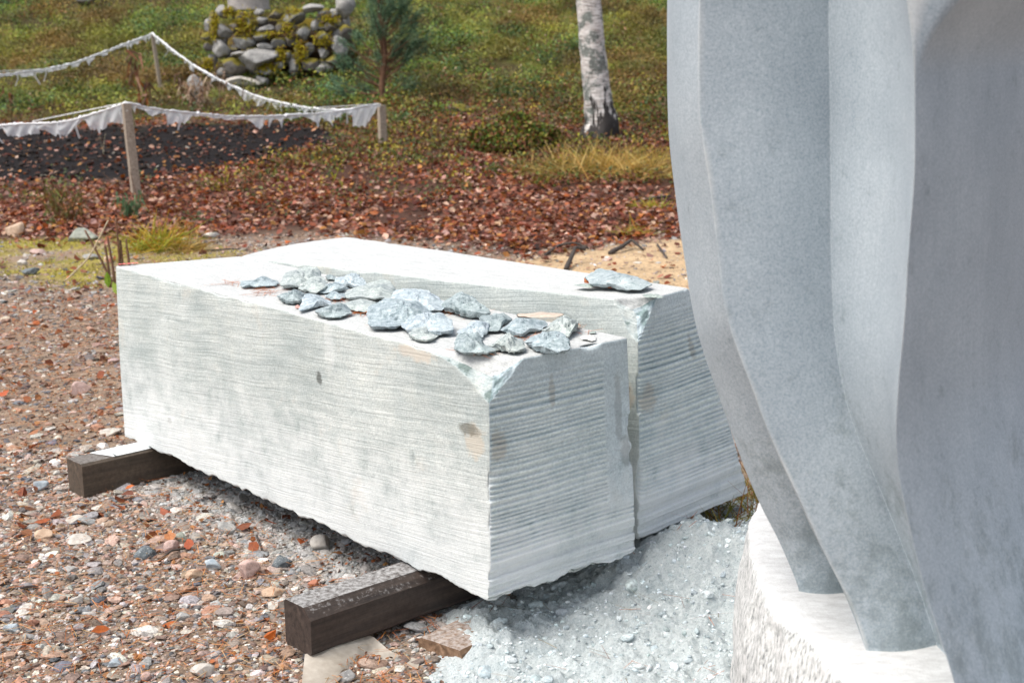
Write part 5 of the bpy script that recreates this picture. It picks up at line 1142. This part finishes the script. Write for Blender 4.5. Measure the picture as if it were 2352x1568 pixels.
# moss on the wall
mc = []
for (zx, zy, ru, rv, n) in [(560, 220, 90, 110, 900), (790, 320, 90, 30, 500), (290, 240, 40, 120, 400), (1080, 480, 60, 110, 500), (1020, 110, 90, 30, 350), (230, 590, 60, 60, 300), (900, 500, 50, 80, 350), (780, 620, 90, 50, 450), (1280, 370, 90, 60, 300), (1340, 170, 80, 50, 250), (420, 110, 60, 40, 200), (960, 250, 60, 80, 250)]:
    a_ = RNG.normal(size=(n, 2)) * .5; 
    for q in a_:
        u, v = zs(zx + q[0] * ru, zy + q[1] * rv); mc.append(PY(u, v, Yw + (200 - v) / 200 * .30 - .14 + RNG.normal() * .03))
mc = np.array(mc); n = len(mc); V, Fc, cc_ = leaves(mc, RNG.normal(size=(n, 3)) * .6 + np.array([0, -.6, .6]), .035, .02, pick([(.36, .31, .03), (.26, .22, .03), (.42, .35, .05), (.22, .13, .03)], n, .2))
child(mesh("moss", V, Fc, M_LEAF, colors=cc_), wall)
# round stone on top
V = []; cx_ = PY(572, 18, Yw + .5); rcol = 47 / F_PX * Yw
for i in range(14):
    for k in range(40): a_ = k / 40 * 6.283; r_ = rcol * (1 + (.03 if i == 0 else 0)); V.append(cx_ + np.array([math.cos(a_) * r_, math.sin(a_) * r_, -.03 + i * .07]))
V = np.array(V); V[:, :2] += np.stack([fbm(V, 5, 3, 1), fbm(V, 5, 3, 2)], 1) * .012
o = mesh("stone_column", V, [grid_faces(14, 40, True), (np.arange(40) + 13 * 40)[None, :]], mat_stone("column_stone", (.26, .24, .23), (.46, .43, .41), speck=(.2, .2, .2), scale=22, bd=.006), smooth=True); recentre(o)
tag(o, 'round grey stone column standing on top of the mossy wall', 'stone column')
def big_rock(u, v, wpx, hpx, mat, label, seed, dy=0., Y_=None):
    p = G(u, v + hpx / 2); Yv = (Y_ or p[1]) + dy; s_ = Yv / F_PX; V, Fc = rock_v(seed, 4, 12, .05); V = V * np.array([wpx * s_ / 2, wpx * s_ * .4, hpx * s_ / 2 * 1.15])
    o = mesh("boulder", V + PY(u, v, Yv), Fc, mat, smooth=True); recentre(o); tag(o, label, 'boulder')
big_rock(560, 190, 88, 26, mats_r['pale'], 'pale tan boulder at the foot of the mossy wall behind the tape', 701)
big_rock(448, 205, 40, 60, ML[1], 'grey boulder half hidden by dead weeds left of the wall', 702)
big_rock(205, -2, 70, 26, ML[1], 'grey boulder at the top edge of the picture, far left on the slope', 703)
big_rock(640, 32, 0.1 + 60, 14, ML[2], 'flat dark stone beside the foot of the column', 704, Y_=Yw + .5) if False else None
big_rock(1050, 250, 60, 20, ML[2], 'dark flat rock in the red brown plants right of the juniper', 705)

# mossy stump
ps = G(1185, 345); st_root = empty("mossy_stump", tuple(ps)); tag(st_root, 'dark rotten stump overgrown with moss, left of the birch foot', 'tree stump')
V, Fc = rock_v(801, 5, 5, .2); s_ = ps[1] / F_PX; V = V * np.array([66 * s_, .2, 40 * s_]) + ps + np.array([0, .15, 26 * s_]); cN = np.array([.035, .025, .018]) * (1 + .6 * fbm(V, 12, 4, 2))[:, None]
child(mesh("wood", V, Fc, M_SOIL, colors=np.clip(cN, .004, 1), smooth=True), st_root)
n = 7000; th = RNG.uniform(-.6, 3.75, n); rr0 = RNG.uniform(.15, 1.18, n) + .12 * np.sin(th * 5)
mc = ps + np.stack([np.cos(th) * rr0 * 88 * s_, -RNG.uniform(-.25, .22, n) * (1.2 - rr0) * 2 , np.sin(th) * rr0 * 54 * s_ + 16 * s_], 1)
V, Fc, cc_ = leaves(mc, RNG.normal(size=(n, 3)) + np.array([0, -.5, .8]), RNG.uniform(.025, .055, n), .026, pick(GREENS[:3] + [(.28, .25, .05), (.24, .11, .05), (.16, .07, .04), (.20, .15, .06)], n, .3))
child(mesh("overgrowth", V, Fc, M_LEAF, colors=cc_), st_root)

# ------------------------------------------------------------------ dead weeds and saplings
def weed(u, v, hpx, label, seed, leafc=None, n=5, lean=.15, lw=.035, nl=14, stemc=M_BARK, r=.005):
    rg = np.random.default_rng(seed); p = G(u, v); s_ = p[1] / F_PX; root = empty("dead_weed", tuple(p)); tag(root, label, 'weed'); Vs, Fs, o_, tips = [], [], 0, []
    for k in range(n):
        e_ = p + np.array([rg.normal() * lean * hpx * s_, rg.normal() * .06, hpx * s_ * rg.uniform(.6, 1)]); P_ = catmull([p + [rg.normal() * .01, 0, -.02], (p + e_) / 2 + rg.normal(size=3) * .02, e_], 9); V, Fc = tube_v(P_, np.linspace(r, r * .4, 9), 4)
        Vs.append(V); Fs.append(Fc[0] + o_); o_ += len(V); tips += [P_[j] for j in range(3, 9)]
    child(mesh("stem", np.concatenate(Vs), np.concatenate(Fs), stemc), root)
    if leafc:
        tips = np.array(tips); m_ = n * nl; b_ = tips[rg.integers(0, len(tips), m_)] + rg.normal(size=(m_, 3)) * .02
        V, Fc, cc_ = blades(b_, rg.normal(size=(m_, 3)) * .5 + np.array([0, 0, -.6]), rg.uniform(.6, 1.6, m_) * lw * 1.6, lw * .45, pick(leafc, m_, .2), bend=.6, seg=3); child(mesh("withered_leaves", V, Fc, M_LEAF, colors=cc_), root)
BR = [(.18, .08, .05), (.12, .06, .045), (.25, .10, .04), (.3, .18, .12)]
CR = [(.5, .38, .28), (.4, .28, .2), (.3, .2, .13)]
weed(330, 262, 130, 'withered weed with large hanging brown leaves between the two tapes', 1, BR, 4, .18, .09, 6, r=.008)
weed(300, 225, 110, 'dark leaved withered weed behind the left tape', 2, BR, 3, .2, .08, 6, r=.007)
weed(445, 262, 95, 'dead weed with straw coloured shreds below the far tape', 3, CR, 6, .22, .05, 16)
weed(475, 250, 75, 'smaller straw coloured weed right of the shredded one', 4, CR, 5, .25, .045, 14)
weed(425, 240, 80, 'brown shredded weed left of the straw coloured ones', 5, CR + BR, 4, .2, .05, 12)
weed(505, 248, 100, 'pale stalked weed in front of the mossy wall', 6, CR, 3, .12, .04, 8)
weed(565, 318, 130, 'bare thin sapling standing between the tapes', 7, None, 4, .14)
weed(595, 320, 90, 'low bare twigs beside the thin sapling', 8, None, 4, .3, r=.003)
weed(22, 285, 130, 'thin dark stalks at the left edge above the tape', 9, BR, 3, .12, .06, 4)
weed(240, 360, 55, 'short pale stalk on the dark soil left of the nearest post', 10, None, 2, .1, stemc=M_STRAWM, r=.003)
weed(610, 475 - 10, 75, 'bare twiggy sapling on the leaves right of the nearest post', 11, None, 6, .5, r=.004)
weed(330, 480, 90, 'bare dark branch leaning against the nearest post', 12, None, 5, .75, r=.005)
weed(520, 432, 60, 'thin dry stem with yellow leaves on the soil edge', 13, [(.5, .45, .06)], 3, .2, .025, 3, r=.003)
weed(1000, 420 - 90, 70, 'bare bush twigs right of the short grey post', 14, None, 6, .5, r=.004)
weed(780, 440, 60, 'small stem with yellow leaves in the middle of the leaves', 15, [(.45, .42, .06)], 2, .15, .03, 5, r=.003)
weed(125, 500, 90, 'leafy green and brown undergrowth clump at the left', 16, [(.14, .15, .05), (.22, .12, .05), (.2, .2, .06)], 14, .5, .03, 12, r=.003)
weed(160, 512, 80, 'brown green undergrowth clump beside the flat boulder', 17, [(.14, .15, .05), (.22, .12, .05)], 12, .5, .03, 12, r=.003)
weed(300, 500, 60, 'small green leaved plant at the foot of the nearest post', 18, [(.14, .24, .13), (.12, .2, .1)], 12, .5, .03, 12, r=.003)
weed(1220, 330, 70, 'thin upright twigs rising over the mossy stump', 19, None, 5, .3, r=.003)
weed(1360 - 10, 640 - 280, 60, 'yellow leaved stems beside the straw tussock', 20, [(.5, .48, .07)], 4, .3, .025, 5, r=.003)
print("DONE")
